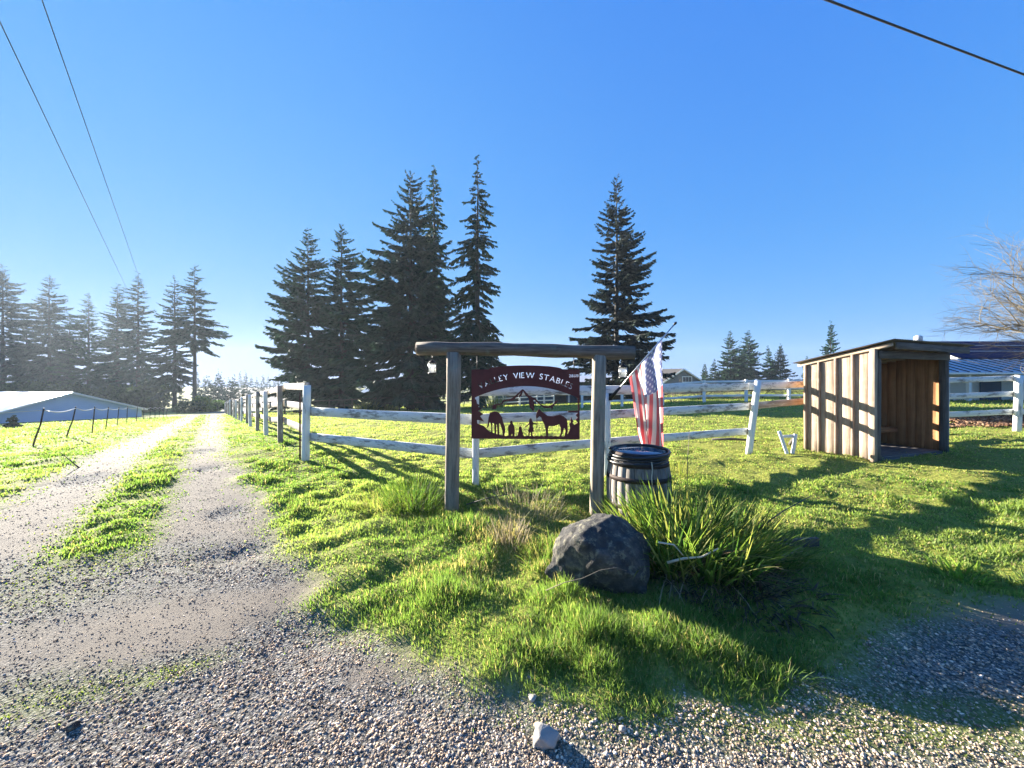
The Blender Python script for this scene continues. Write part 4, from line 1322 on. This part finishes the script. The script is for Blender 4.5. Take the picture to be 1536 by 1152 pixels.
stalk([Vector((-8.0, 6.9, gz(-8, 6.9))), Vector((-8.12, 6.88, gz(-8, 6.9) + .12)), Vector((-8.3, 6.85, gz(-8, 6.9) + .3))], .012, M['dark_wood'], 'short dark stick standing at the drive edge near leaning stakes')
box('board_edging', (-.16, -.02, -.03), (.30, .02, .045), M['dark_wood'], None, Matrix.Translation((2.62, 3.52, gz(2.62, 3.52))) @ Matrix.Rotation(.15, 4, 'Z'), label='dark board edging the flower bed past the irises', cat='board')
#__PART4__
# ------------------------------------------------------------------ wooden shelter
SO = Vector((7.19, 7.34, 0)); ex = Vector((.95, .3122, 0)).normalized(); ey = Vector((-ex.y, ex.x, 0))
SW, SLn = 2.33, 1.36
sz0 = gz(SO.x + .6, SO.y + .8) - .02
def sh(a, b, z): return SO + ex * a + ey * b + Vector((0, 0, z + sz0))
def roof_z(b): return 2.29 - .20 * b
ws = empty('wooden_shelter', sh(0, 0, 0), 'open-fronted plank shelter with tin roof and bench at the lawn', 'shelter')
# left wall boards
n = 9; w = SLn / n
for k in range(n):
    b0 = (k + .5) * w
    plank('board', sh(.0, b0, -.05), sh(.0, b0, roof_z(b0) - .03 + random.uniform(-.01, .01)), w - .006, .02, ey, M['shed_board'], ws, 100 + k)
for k, s in enumerate((1.31, 1.03, .70, .395)):
    plank('batten', sh(-.042, s, -.03), sh(-.042, s, roof_z(s) - .04), .045, .062, ey, M['shed_board'], ws, 110 + k)
plank('corner_post', sh(-.05, .045, -.05), sh(-.05, .045, roof_z(0) - .03), .10, .075, ey, M['shed_board'], ws, 115)
plank('corner_post', sh(.065, .04, -.05), sh(.065, .04, roof_z(0) - .05), .09, .09, ey, M['shed_dark'], ws, 116)
plank('corner_post', sh(SW - .05, .03, -.05), sh(SW - .05, .03, roof_z(0) - .05), .13, .10, ey, M['shed_dark'], ws, 117)
# right wall, boards seen from inside
n = 8; w = SLn / n
for k in range(n):
    b0 = (k + .5) * w
    plank('board', sh(SW, b0, -.05), sh(SW, b0, roof_z(b0) - .03), w + .012, .02, ey, M['shed_inner'], ws, 120 + k)
# back wall with one board missing
n = 14; w = SW / n
for k in range(n):
    a0 = (k + .5) * w
    if k == 8: continue
    plank('board', sh(a0, SLn + .012, -.05), sh(a0, SLn + .012, roof_z(SLn) - .03), w + .010, .02, ex, M['shed_inner'], ws, 140 + k % 6)
# floor and front sill
for k in range(9):
    b0 = .02 + (k + .5) * .145
    plank('floor_board', sh(.03, b0, .10), sh(SW - .03, b0, .10), .14, .03, ey, M['shed_dark'], ws, 150 + k % 3)
plank('sill', sh(.12, .01, .03), sh(SW - .12, .01, .03), .12, .04, UP, M['shed_dark'], ws, 154)
# bench along the back
for k in range(3):
    plank('bench_board', sh(.04, SLn - .10 - .17 * k, .52), sh(SW - .06, SLn - .10 - .17 * k, .52), .16, .035, ey, M['shed_inner'], ws, 156 + k)
plank('bench_rail', sh(.04, SLn - .545, .475), sh(SW - .06, SLn - .545, .475), .09, .03, UP, M['shed_inner'], ws, 158)
# header, fascia, rafters
plank('header', sh(.0, -.03, 2.145), sh(SW, -.03, 2.145), .15, .04, UP, M['shed_dark'], ws, 160)
plank('fascia', sh(.02, -.27, 2.305), sh(SW + .12, -.27, 2.265), .13, .03, UP, M['shed_dark'], ws, 161)
for k, a0 in enumerate((-.035, .78, 1.55, SW + .02)):
    plank('rafter', sh(a0, -.25, roof_z(-.25) - .015), sh(a0, SLn + .12, roof_z(SLn + .12) - .005), .07, .035, UP, M['shed_board'], ws, 165 + k)
# corrugated tin roof
V_ = []; nc = 150
for j, b0 in enumerate((-.33, .5, SLn + .18)):
    for i in range(nc + 1):
        a0 = -.14 + (SW + .36) * i / nc
        zz = roof_z(b0) + .055 + .009 * math.sin(i / nc * 2 * math.pi * 36) - .03 * (a0 / SW) * (1 if j == 0 else .6)
        for dz in (0, .006): V_.append(sh(a0, b0, zz + dz) - sh(0, 0, 0))
q_ = []
R_ = (nc + 1) * 2
for j in range(2):
    for i in range(nc):
        a = j * R_ + i * 2
        q_ += [(a + 1, a + 3, a + R_ + 3, a + R_ + 1), (a, a + R_, a + R_ + 2, a + 2)]
for i in range(nc):
    q_.append((i * 2, i * 2 + 2, i * 2 + 3, i * 2 + 1)); b0 = 2 * R_ + i * 2; q_.append((b0 + 1, b0 + 3, b0 + 2, b0))
link('roof', np_mesh('roof', V_, [q_], smooth=True), M['roof_tin'], ws, Matrix.Translation(sh(0, 0, 0)))

# little white trestle of boards
wx, wy = P(1181, 682)
tr = empty('white_trestle', (wx, wy, gz(wx, wy)), 'small V of white boards standing beside the wooden shelter', 'trestle')
g0 = gz(wx, wy)
plank('board', Vector((wx + .02, wy, g0 - .06)), Vector((wx - .14, wy + .05, g0 + .48)), .07, .028, (1, 0, 0), M['white_post'], tr, 171)
plank('board', Vector((wx + .10, wy, g0 - .06)), Vector((wx + .21, wy + .04, g0 + .42)), .075, .028, (1, 0, 0), M['white_post'], tr, 172)
plank('crosspiece', Vector((wx - .06, wy + .06, g0 + .36)), Vector((wx + .24, wy + .06, g0 + .38)), .06, .028, UP, M['white_post'], tr, 173)
plank('stay', Vector((wx + .2, wy + .10, g0 + .30)), Vector((wx + .46, wy + .55, g0 + .12)), .07, .05, UP, M['dark_wood'], tr, 174)
lg = on(Vector((5.75, 9.6, 0)))
tube('fallen_branch', [lg + Vector((-.55, .1, .05)), lg + Vector((-.1, 0, .08)), lg + Vector((.45, -.1, .05))], [.03, .035, .02], M['dark_wood'], None, 6, label='dark fallen branch lying in the pasture by the leaning post', cat='branch')

# ------------------------------------------------------------------ buildings
# long barn in the valley
apx = at(105, 588, 45); rd = Vector((math.sin(math.radians(-80)), math.cos(math.radians(-80)), 0)); gd = Vector((-rd.y, rd.x, 0))
if gd.y < 0: gd = -gd
w_ = 7.5; ez = 1.6 - 5.23 * .75; gb = 1.6 - 7.6 * .75; LB = 36
bn = empty('riding_barn', (apx.x, apx.y, gz(apx.x, apx.y)), 'long low barn with white metal roof and haze-tinted blue gable in the valley', 'barn')
E1 = Vector((apx.x, apx.y, ez)) - gd * w_; E2 = Vector((apx.x, apx.y, ez)) + gd * w_
def low(p): return Vector((p.x, p.y, gb))
me = poly_mesh('wall', [[low(E1), low(E2), E2, apx + Vector((0, 0, -.05)), E1], [low(E1) + rd * LB, E1 + rd * LB, apx + rd * LB, E2 + rd * LB, low(E2) + rd * LB],
                        [low(E1), E1, E1 + rd * LB, low(E1) + rd * LB], [low(E2), low(E2) + rd * LB, E2 + rd * LB, E2]])
link('wall', me, M['haze_tinted_wall'], bn)
ov = -rd * .5
def roof_slab(nm, a, b, c, d, t, mat, parent): slab(nm, [a, b, c, d], t, mat, parent)
dn1 = (E1 - apx) * .06; dn2 = (E2 - apx) * .06
roof_slab('roof', E1 + dn1 + ov, apx + ov, apx + rd * (LB + .5), E1 + dn1 + rd * (LB + .5), -.18, M['white_roof'], bn)
roof_slab('roof', apx + ov + Vector((0, 0, .004)), E2 + dn2 + ov, E2 + dn2 + rd * (LB + .5), apx + rd * (LB + .5) + Vector((0, 0, .004)), -.18, M['white_roof'], bn)

# grey house far right
hc = at(1022, 553, 80)
hs = empty('grey_house', (hc.x, hc.y, gz(hc.x, hc.y)), 'grey house with shingle roof and white gable window beyond the pasture', 'house')
hw = 4.6; hb = gz(hc.x, hc.y) - .5; he = hc.z - 3.0
front = [Vector((hc.x - hw, hc.y, hb)), Vector((hc.x + hw, hc.y, hb)), Vector((hc.x + hw, hc.y, he)), Vector((hc.x, hc.y, hc.z - .1)), Vector((hc.x - hw, hc.y, he))]
dp = Vector((-9, 9, 0))
me = poly_mesh('wall', [front, [p + dp for p in front[::-1]], [front[1], front[1] + dp, front[2] + dp, front[2]], [front[4], front[4] + dp, front[0] + dp, front[0]]])
link('wall', me, M['house_wall'], hs)
pk = Vector((hc.x, hc.y, hc.z)); le = Vector((hc.x - hw * 1.1, hc.y, hc.z - 3.3)); re = Vector((hc.x + hw * 1.1, hc.y, hc.z - 3.3)); fo = Vector((.4, -.4, 0))
slab('roof', [le + fo, pk + fo, pk + dp, le + dp], -.2, M['house_roof'], hs)
slab('roof', [pk + fo + Vector((0, 0, .004)), re + fo, re + dp, pk + dp + Vector((0, 0, .004))], -.2, M['house_roof'], hs)
for (p, q) in ((le, pk), (pk, re)):
    plank('bargeboard', p + fo + Vector((0, -.05, -.12)), q + fo + Vector((0, -.05, -.12)), .28, .06, UP, M['white_paint'], hs, 1)
wc_ = Vector((hc.x + 1.2, hc.y - .06, hc.z - 2.3))
win = box('window', (-1.05, -.05, -.65), (1.05, .05, .65), M['white_paint'], hs, Matrix.Translation(wc_))
for k in range(3): box('pane', (-.92 + k * .63, -.03, -.5), (-.92 + k * .63 + .56, .03, .5), M['window_glass'], win, Matrix.Translation(wc_ + Vector((0, -.05, 0))))

# stable barn behind the right fence
sb = empty('metal_roofed_stable', (34, 25, gz(34, 25)), 'stable with navy upper roof and ribbed grey lean-to roof', 'stable')
X0, X1, XU = 24.7, 56, 30.5
g2 = gz(34, 25)
slab('upper_roof', [Vector((XU, 25.4, 3.05)), Vector((X1, 25.4, 3.05)), Vector((X1, 28.5, 4.48)), Vector((XU, 28.5, 4.48))], .08, M['navy_roof'], sb)
slab('upper_roof', [Vector((XU, 28.504, 4.48)), Vector((X1, 28.504, 4.48)), Vector((X1, 31.6, 3.05)), Vector((XU, 31.6, 3.05))], .08, M['navy_roof'], sb)
for zz, yy in ((3.55, 26.42), (4.05, 27.45)):
    plank('roof_seam', Vector((XU, yy, zz + .09)), Vector((X1, yy, zz + .09)), .05, .04, UP, M['galv_roof'], sb, 5)
lean = slab('lean_to_roof', [Vector((X0 - .5, 22.6, 2.02)), Vector((X1, 22.6, 2.02)), Vector((X1, 25.4, 2.98)), Vector((X0 - .5, 25.4, 2.98))], .05, M['galv_roof'], sb)
for i in range(38):
    xx = X0 - .3 + i * .66
    plank('roof_rib', Vector((xx, 22.6, 2.10)), Vector((xx, 25.4, 3.06)), .045, .04, UP, M['dark_metal'], lean, 2)
me = poly_mesh('wall', [[Vector((X0, 25.5, g2 - .5)), Vector((X1, 25.5, g2 - .5)), Vector((X1, 25.5, 3.0)), Vector((X0, 25.5, 3.0))], [Vector((XU + .3, 25.5, g2 - .5)), Vector((XU + .3, 25.5, 3.0)), Vector((XU + .3, 28.5, 4.5)), Vector((XU + .3, 31.5, 3.0)), Vector((XU + .3, 31.5, g2 - .5))]])
link('wall', me, M['white_paint'], sb)
for i in range(9):
    xx = X0 + .2 + i * 3.1
    box('post', (xx - .08, 22.8, g2 - .3), (xx + .08, 22.96, 2.04), M['white_paint'], sb)
    if i % 2 == 0: box('stall_door', (xx + .8, 25.40, g2), (xx + 2.2, 25.47, 1.55), M['stable_blue'], sb)
box('gutter', (X0 - .5, 22.48, 1.95), (X1, 22.58, 2.05), M['white_paint'], sb)
tube('roof_vent', [Vector((XU + .5, 28.5, 4.5)), Vector((XU + .5, 28.5, 4.9)), Vector((XU + .5, 28.5, 5.0))], [.25, .25, .12], M['galv_roof'], sb, 8)

# low blue stable seen through the sign
lb = empty('low_stable', (2, 42, gz(2, 42)), 'low blue stable with white posts seen through the cut-out sign', 'stable')
g3 = gz(3, 42)
slab('roof', [Vector((-2.2, 40.4, g3 + 2.25)), Vector((14.5, 40.4, g3 + 2.25)), Vector((14.5, 46, g3 + 3.1)), Vector((-2.2, 46, g3 + 3.1))], .1, M['galv_roof'], lb)
me = poly_mesh('wall', [[Vector((-2, 42, g3 - .6)), Vector((14.2, 42, g3 - .6)), Vector((14.2, 42, g3 + 2.45)), Vector((-2, 42, g3 + 2.45))], [Vector((-2, 46, g3 - .6)), Vector((-2, 42, g3 - .6)), Vector((-2, 42, g3 + 2.4)), Vector((-2, 46, g3 + 3.0))]])
link('wall', me, M['stable_blue'], lb)
for i in range(7): box('post', (-2 + i * 2.7, 40.6, g3 - .4), (-1.8 + i * 2.7, 40.8, g3 + 2.25), M['white_paint'], lb)
for i in range(3): box('stall_door', (-.6 + i * 5.4, 41.9, g3 - .3), (.7 + i * 5.4, 41.97, g3 + 1.9), M['dark_wood'], lb)
# small pale shelter by the firs
ps = at(560, 600, 62)
pg = gz(ps.x, ps.y)
sp_ = empty('field_shelter', (ps.x, ps.y, pg), 'small pale-roofed field shelter between the firs', 'shelter')
slab('roof', [Vector((ps.x - 2.2, ps.y, pg + 2.3)), Vector((ps.x + 3, ps.y, pg + 2.3)), Vector((ps.x + 3, ps.y + 4, pg + 3.4)), Vector((ps.x - 2.2, ps.y + 4, pg + 3.4))], .12, M['white_roof'], sp_)
for i in range(3): box('post', (ps.x - 2 + i * 2.3, ps.y + .1, pg - .3), (ps.x - 1.75 + i * 2.3, ps.y + .35, pg + 2.3), M['white_paint'], sp_)
me = poly_mesh('wall', [[Vector((ps.x - 2, ps.y + 3.9, pg - .3)), Vector((ps.x + 2.9, ps.y + 3.9, pg - .3)), Vector((ps.x + 2.9, ps.y + 3.9, pg + 3.3)), Vector((ps.x - 2, ps.y + 3.9, pg + 3.3))]])
link('wall', me, M['haze_tinted_wall'], sp_)

# ------------------------------------------------------------------ far fences
def far_fence(name, a, b, n, h, rails, mat, label, pw=.14, rw_=.13):
    root = empty(name, on(a), label, 'fence')
    p_prev = None
    for i in range(n + 1):
        p = a.lerp(b, i / n); q = on(p)
        box('post', (-pw / 2, -pw / 2, -.2), (pw / 2, pw / 2, h), mat, root, Matrix.Translation(q))
        if p_prev is not None:
            for z in rails:
                plank('rail', on(p_prev, z) + Vector((0, .09, 0)), on(p, z) + Vector((0, .09, 0)), rw_, .04, UP, mat, root, 3)
        p_prev = p
    return root
far_fence('white_far_fence', Vector((4.6, 24.5, 0)), Vector((22.5, 23.0, 0)), 7, 1.42, (1.3, .85, .4), M['white_paint'], 'white three-rail fence across the far side of the pasture')
far_fence('dark_far_fence', Vector((-24, 36, 0)), Vector((-3.4, 33, 0)), 9, 1.3, (1.2, .7), M['dark_wood'], 'dark two-rail fence at the foot of the firs', .12, .10)
far_fence('stable_yard_fence', Vector((-2.6, 37, 0)), Vector((4.2, 37.5, 0)), 4, 1.3, (1.2, .8, .4), M['white_paint'], 'white rail fence in front of the low blue stable', .12, .10)

# ------------------------------------------------------------------ shrubs and the bare tree
def bare_tree(name, base, H, label, mat, seed=0, n0=7, spread=.9, depth=4, r0=.05, droop=.25, cat='tree', bias=(0, 0)):
    r = np.random.default_rng(seed)
    VV = []; QQ = []; off = 0
    tr_V = []; tr_Q = []; tr_o = 0
    def grow(p, d, L, rad, lev):
        nonlocal off, tr_o
        n = 4
        pts = [Vector(p)]; q = Vector(d).normalized(); c = Vector(p)
        for i in range(n):
            q = (q + Vector((r.normal(0, .16), r.normal(0, .16), r.normal(0, .12) - droop * .14 * (lev + .4)))).normalized()
            c = c + q * (L / n); pts.append(c.copy())
        rr_ = [rad * (1 - .65 * i / n) for i in range(n + 1)]
        v, qd, _ = tube_arrays(pts, rr_, 6 if lev == 0 else 3, caps=False)
        if lev == 0:
            tr_V.append(v); tr_Q.append(qd + tr_o); tr_o += len(v)
        else:
            VV.append(v); QQ.append(qd + off); off += len(v)
        if lev < depth:
            m = ([7, 9, 6, 3, 3] if depth > 3 else [5, 5, 4, 3])[lev]
            for k in range(m):
                s = r.uniform(.72 if (lev == 0 and depth > 3) else .2, 1.0); i = min(int(s * n), n - 1)
                bp = pts[i].lerp(pts[i + 1], s * n - i)
                nd = (q + Vector((r.normal(0, .75) + bias[0] * .35, r.normal(0, .6) + bias[1] * .35, r.normal(.12 if depth > 3 else .05, .40)))).normalized()
                grow(bp, nd, L * (r.uniform(.7, 1.0) if (lev == 0 and depth > 3) else r.uniform(.45, .72)), max(rad * .42, .0035), lev + 1)
    for k in range(n0):
        a = 6.28 * k / n0 + r.uniform(-.3, .3)
        d = Vector((math.cos(a) * spread + bias[0], math.sin(a) * spread + bias[1], 1.0))
        grow(base + Vector((math.cos(a) * .06, math.sin(a) * .06, -.1)), d, H * (r.uniform(.50, .60) if depth > 3 else r.uniform(.38, .55)), r0 * r.uniform(.7, 1.1), 0)
    root = empty(name, base, label, cat)
    link('trunk', np_mesh('trunk', np.concatenate(tr_V), [np.concatenate(tr_Q)], smooth=True), mat, root)
    link('crown', np_mesh('crown', np.concatenate(VV), [np.concatenate(QQ)], smooth=True), mat, root)
    return root
bt = on(Vector((17.1, 11.2, 0)))
bare_tree('bare_tree', bt, 5.0, 'bare pale-barked tree with a mass of fine twigs above the stable', M['bark_pale'], 4, 5, .16, 4, .10, .06, bias=(-.10, -.02))
rs = random.Random(12)
shr = [(470, 628, 15), (1010, 602, 27.5), (1052, 600, 28), (1092, 602, 28), (1138, 600, 28.5), (1175, 601, 29), (1210, 604, 28)]
for i, (px, py, Z) in enumerate(shr[1:]):
    x_ = (px - 768) / F * Z
    bare_tree('bare_shrub', on(Vector((x_, Z, 0))), rs.uniform(1.9, 2.6), ['reddish bare shrub behind the far white fence below the grey house', 'twiggy brown shrub behind the far white fence near the grey house',
              'tan bare shrub below the tallest far firs', 'wide bare shrub below the small slim far fir', 'brown shrub behind the far fence below the dark bushy fir', 'low bare shrub just beside the wooden shelter edge'][i], M['bark'] if i % 2 else M['bark_pale'], 30 + i, 8, 1.0, 3, .03, .1, 'shrub')
for i, (px, Z, h, lab) in enumerate([(548, 34, 1.6, 'pale tall grass clump by the dark far fence'), (585, 36, 1.3, 'rounded pale weed clump below the bushy fir'), (742, 33, 1.7, 'spiky green-yellow plant seen through the sign')]):
    x_ = (px - 768) / F * Z
    clump('tall_grass_clump', x_, Z, 160, .9, h * .6, h, .05, lab, [(.20, .24, .07), (.30, .30, .12)], seed=60 + i, spread=.5, segs=3)
# scrub at the drive end and tiny conifer by the barn
def leafy(name, c, rx, rz, n, label, cols, size, seed, cat='bush'):
    r = np.random.default_rng(seed)
    root = empty(name, c, label, cat)
    d = r.normal(0, 1, (n, 3)); d /= np.linalg.norm(d, axis=1)[:, None]
    rad = r.uniform(.35, 1, n) ** .5 * (1 + .25 * np.sin(d[:, 0] * 5 + seed) * np.sin(d[:, 2] * 6))
    ctr = d * rad[:, None] * np.array([rx, rx, rz]) + np.array([0, 0, rz * .85])
    a = r.normal(0, 1, (n, 3)); a /= np.linalg.norm(a, axis=1)[:, None]
    b_ = np.cross(a, r.normal(0, 1, (n, 3))); b_ /= np.linalg.norm(b_, axis=1)[:, None]
    s = size * r.uniform(.6, 1.3, (n, 1))
    V = np.stack([ctr - a * s, ctr + b_ * s * .5, ctr + a * s, ctr - b_ * s * .5], 1).reshape(-1, 3)
    C = np.repeat(np.array(cols)[r.integers(0, len(cols), n)] * r.uniform(.7, 1.3, (n, 1)), 4, 0)
    o = bpy.data.objects.new('foliage', np_mesh('foliage', V, [np.arange(n * 4).reshape(-1, 4)], C)); COL.objects.link(o); o.parent = root; o.data.materials.append(M['grass'])
    tube('stem', [c + Vector((0, 0, -.2)), c + Vector((0, 0, rz * .9))], [.06, .03], M['bark'], root, 5)
q = at(303, 612, 72); leafy('roadside_bush', on(Vector((q.x, q.y, 0))), 1.7, 1.7, 1500, 'yellow-green bush at the far end of the drive', [(.20, .24, .05), (.28, .28, .06), (.12, .18, .04)], .22, 1)
q = at(318, 614, 78); leafy('roadside_bush', on(Vector((q.x, q.y, 0))), 2.6, 1.3, 1500, 'dark low bush closing the view down the drive', [(.04, .07, .03), (.06, .10, .04)], .25, 2)
q = at(285, 614, 70); leafy('roadside_bush', on(Vector((q.x, q.y, 0))), 2.4, 1.2, 1200, 'dark hedge bush under the bare-trunked fir', [(.04, .07, .03), (.06, .10, .04)], .25, 3)
HL = ['dark bush under the drooping fir over the barn roof', 'bush between the drooping fir and the dense gable fir', 'bush at the foot of the dense fir behind the gable peak', 'bush just past the barn gable peak', 'bush below the smaller fir behind the barn', 'bush between the smaller fir and the leaning-tip fir', 'bush at the foot of the leaning-tip fir', 'bush behind the low end of the barn', 'bush just past the low end of the barn', 'bush against the tall dark fir by the drive']
rs = random.Random(5)
for i, px in enumerate(range(10, 250, 24)):
    Z = 86 + rs.uniform(-2, 8); x_ = (px - 768) / F * Z
    leafy('hedge_bush', on(Vector((x_, Z, 0))), 4.0, rs.uniform(2.4, 4.2), 1400, HL[i], [(.03, .05, .022), (.05, .08, .03)], .45, 20 + i)
    bpy.context.scene.objects  # keep order
for o in [o for o in COL.objects if o.name.startswith('hedge_bush')]: o['group'] = 'evergreen bushes between the firs behind the barn'
tc_ = P(20, 634, -1.2)
conifer('young_conifer', (20 - 768) / F * 26, 26, .85, .42, 'tiny dark conifer standing before the haze-tinted barn wall', seed=90, spacing=.11, crown0=.02, twig=2.0)

# bark mulch bed behind the right fence
rb = np.random.default_rng(3)
n = 5000
x = rb.uniform(11.6, 19, n); y = 10.8 + rb.uniform(0, 1, n) * 3.2
sz_ = rb.uniform(.03, .07, n); hh = .10 * fbm(x * 1.2, y * 1.2, 8)
c3 = np.stack([x, y, ground_z(x, y) + hh], 1)
colm = np.array([[.12, .06, .035], [.20, .11, .06], [.07, .04, .03], [.28, .18, .11]])[rb.integers(0, 4, n)]
Vs, Ps, Cs = scatter(OCT, c3, sz_, colm, (.3, .6))
link('bark_mulch', np_mesh('bark_mulch', Vs, Ps, Cs), M['stones'], label='brown bark mulch spread behind the fence beside the shelter', cat='mulch', kind='stuff')

# ------------------------------------------------------------------ overhead wires
def wire(name, a, b, sag, r, label, n=40, group=None):
    a, b = Vector(a), Vector(b)
    tube(name, [a.lerp(b, t) + Vector((0, 0, -sag * 4 * t * (1 - t))) for t in np.linspace(0, 1, n)], r, M['wire'], None, 5, label=label, cat='wire', group=group)
def ray(px, py, Z): return at(px, py, Z)
a1, b1 = ray(0, 33, 10.5), ray(186, 424, 46); e1_ = a1 + (a1 - b1) * .35
a2, b2 = ray(63, 0, 10.5), ray(206, 408, 46); e2_ = a2 + (a2 - b2) * .35
PE1 = b1 + (b1 - a1) * 1.9; PE2 = b2 + (b2 - a2) * 1.9
wire('power_line', e1_, PE1, 0, .014, 'thin overhead power line above the barn, the outer of two', group='power lines over the drive')
wire('power_line', e2_, PE2, 0, .014, 'thin overhead power line above the drive, the inner of two', group='power lines over the drive')
ca, cb = ray(1236, -2, 5.2), ray(1537, 112, 6.4)
dd = cb - ca
wire('service_cable', ca - dd * 2.5, cb + dd * 2.5, 0, .016, 'thick dark cable crossing the sky above the shelter')

# ------------------------------------------------------------------ haze
hz = bpy.data.meshes.new('haze')
bm = bmesh.new(); bmesh.ops.create_cube(bm, size=1); bm.to_mesh(hz); bm.free()
zlo = float(gzf.min()) - 1.0
hm = bpy.data.materials.new('haze'); hm.use_nodes = True
hN, hL = hm.node_tree.nodes, hm.node_tree.links
hN.clear()
pv = hN.new('ShaderNodeVolumePrincipled'); pv.inputs['Color'].default_value = (.76, .88, 1, 1); pv.inputs['Density'].default_value = HAZE_DENSITY
pv.inputs['Anisotropy'].default_value = .25
ho = hN.new('ShaderNodeOutputMaterial'); hL.new(pv.outputs[0], ho.inputs['Volume'])
zhi = 38.0
link('haze', hz, hm, None, Matrix.Translation((0, 190, (zlo + zhi) / 2)) @ Matrix.Diagonal((860, 480, zhi - zlo, 1)),
     label='thin bright haze hanging in the low sunlight', cat='haze', kind='stuff')
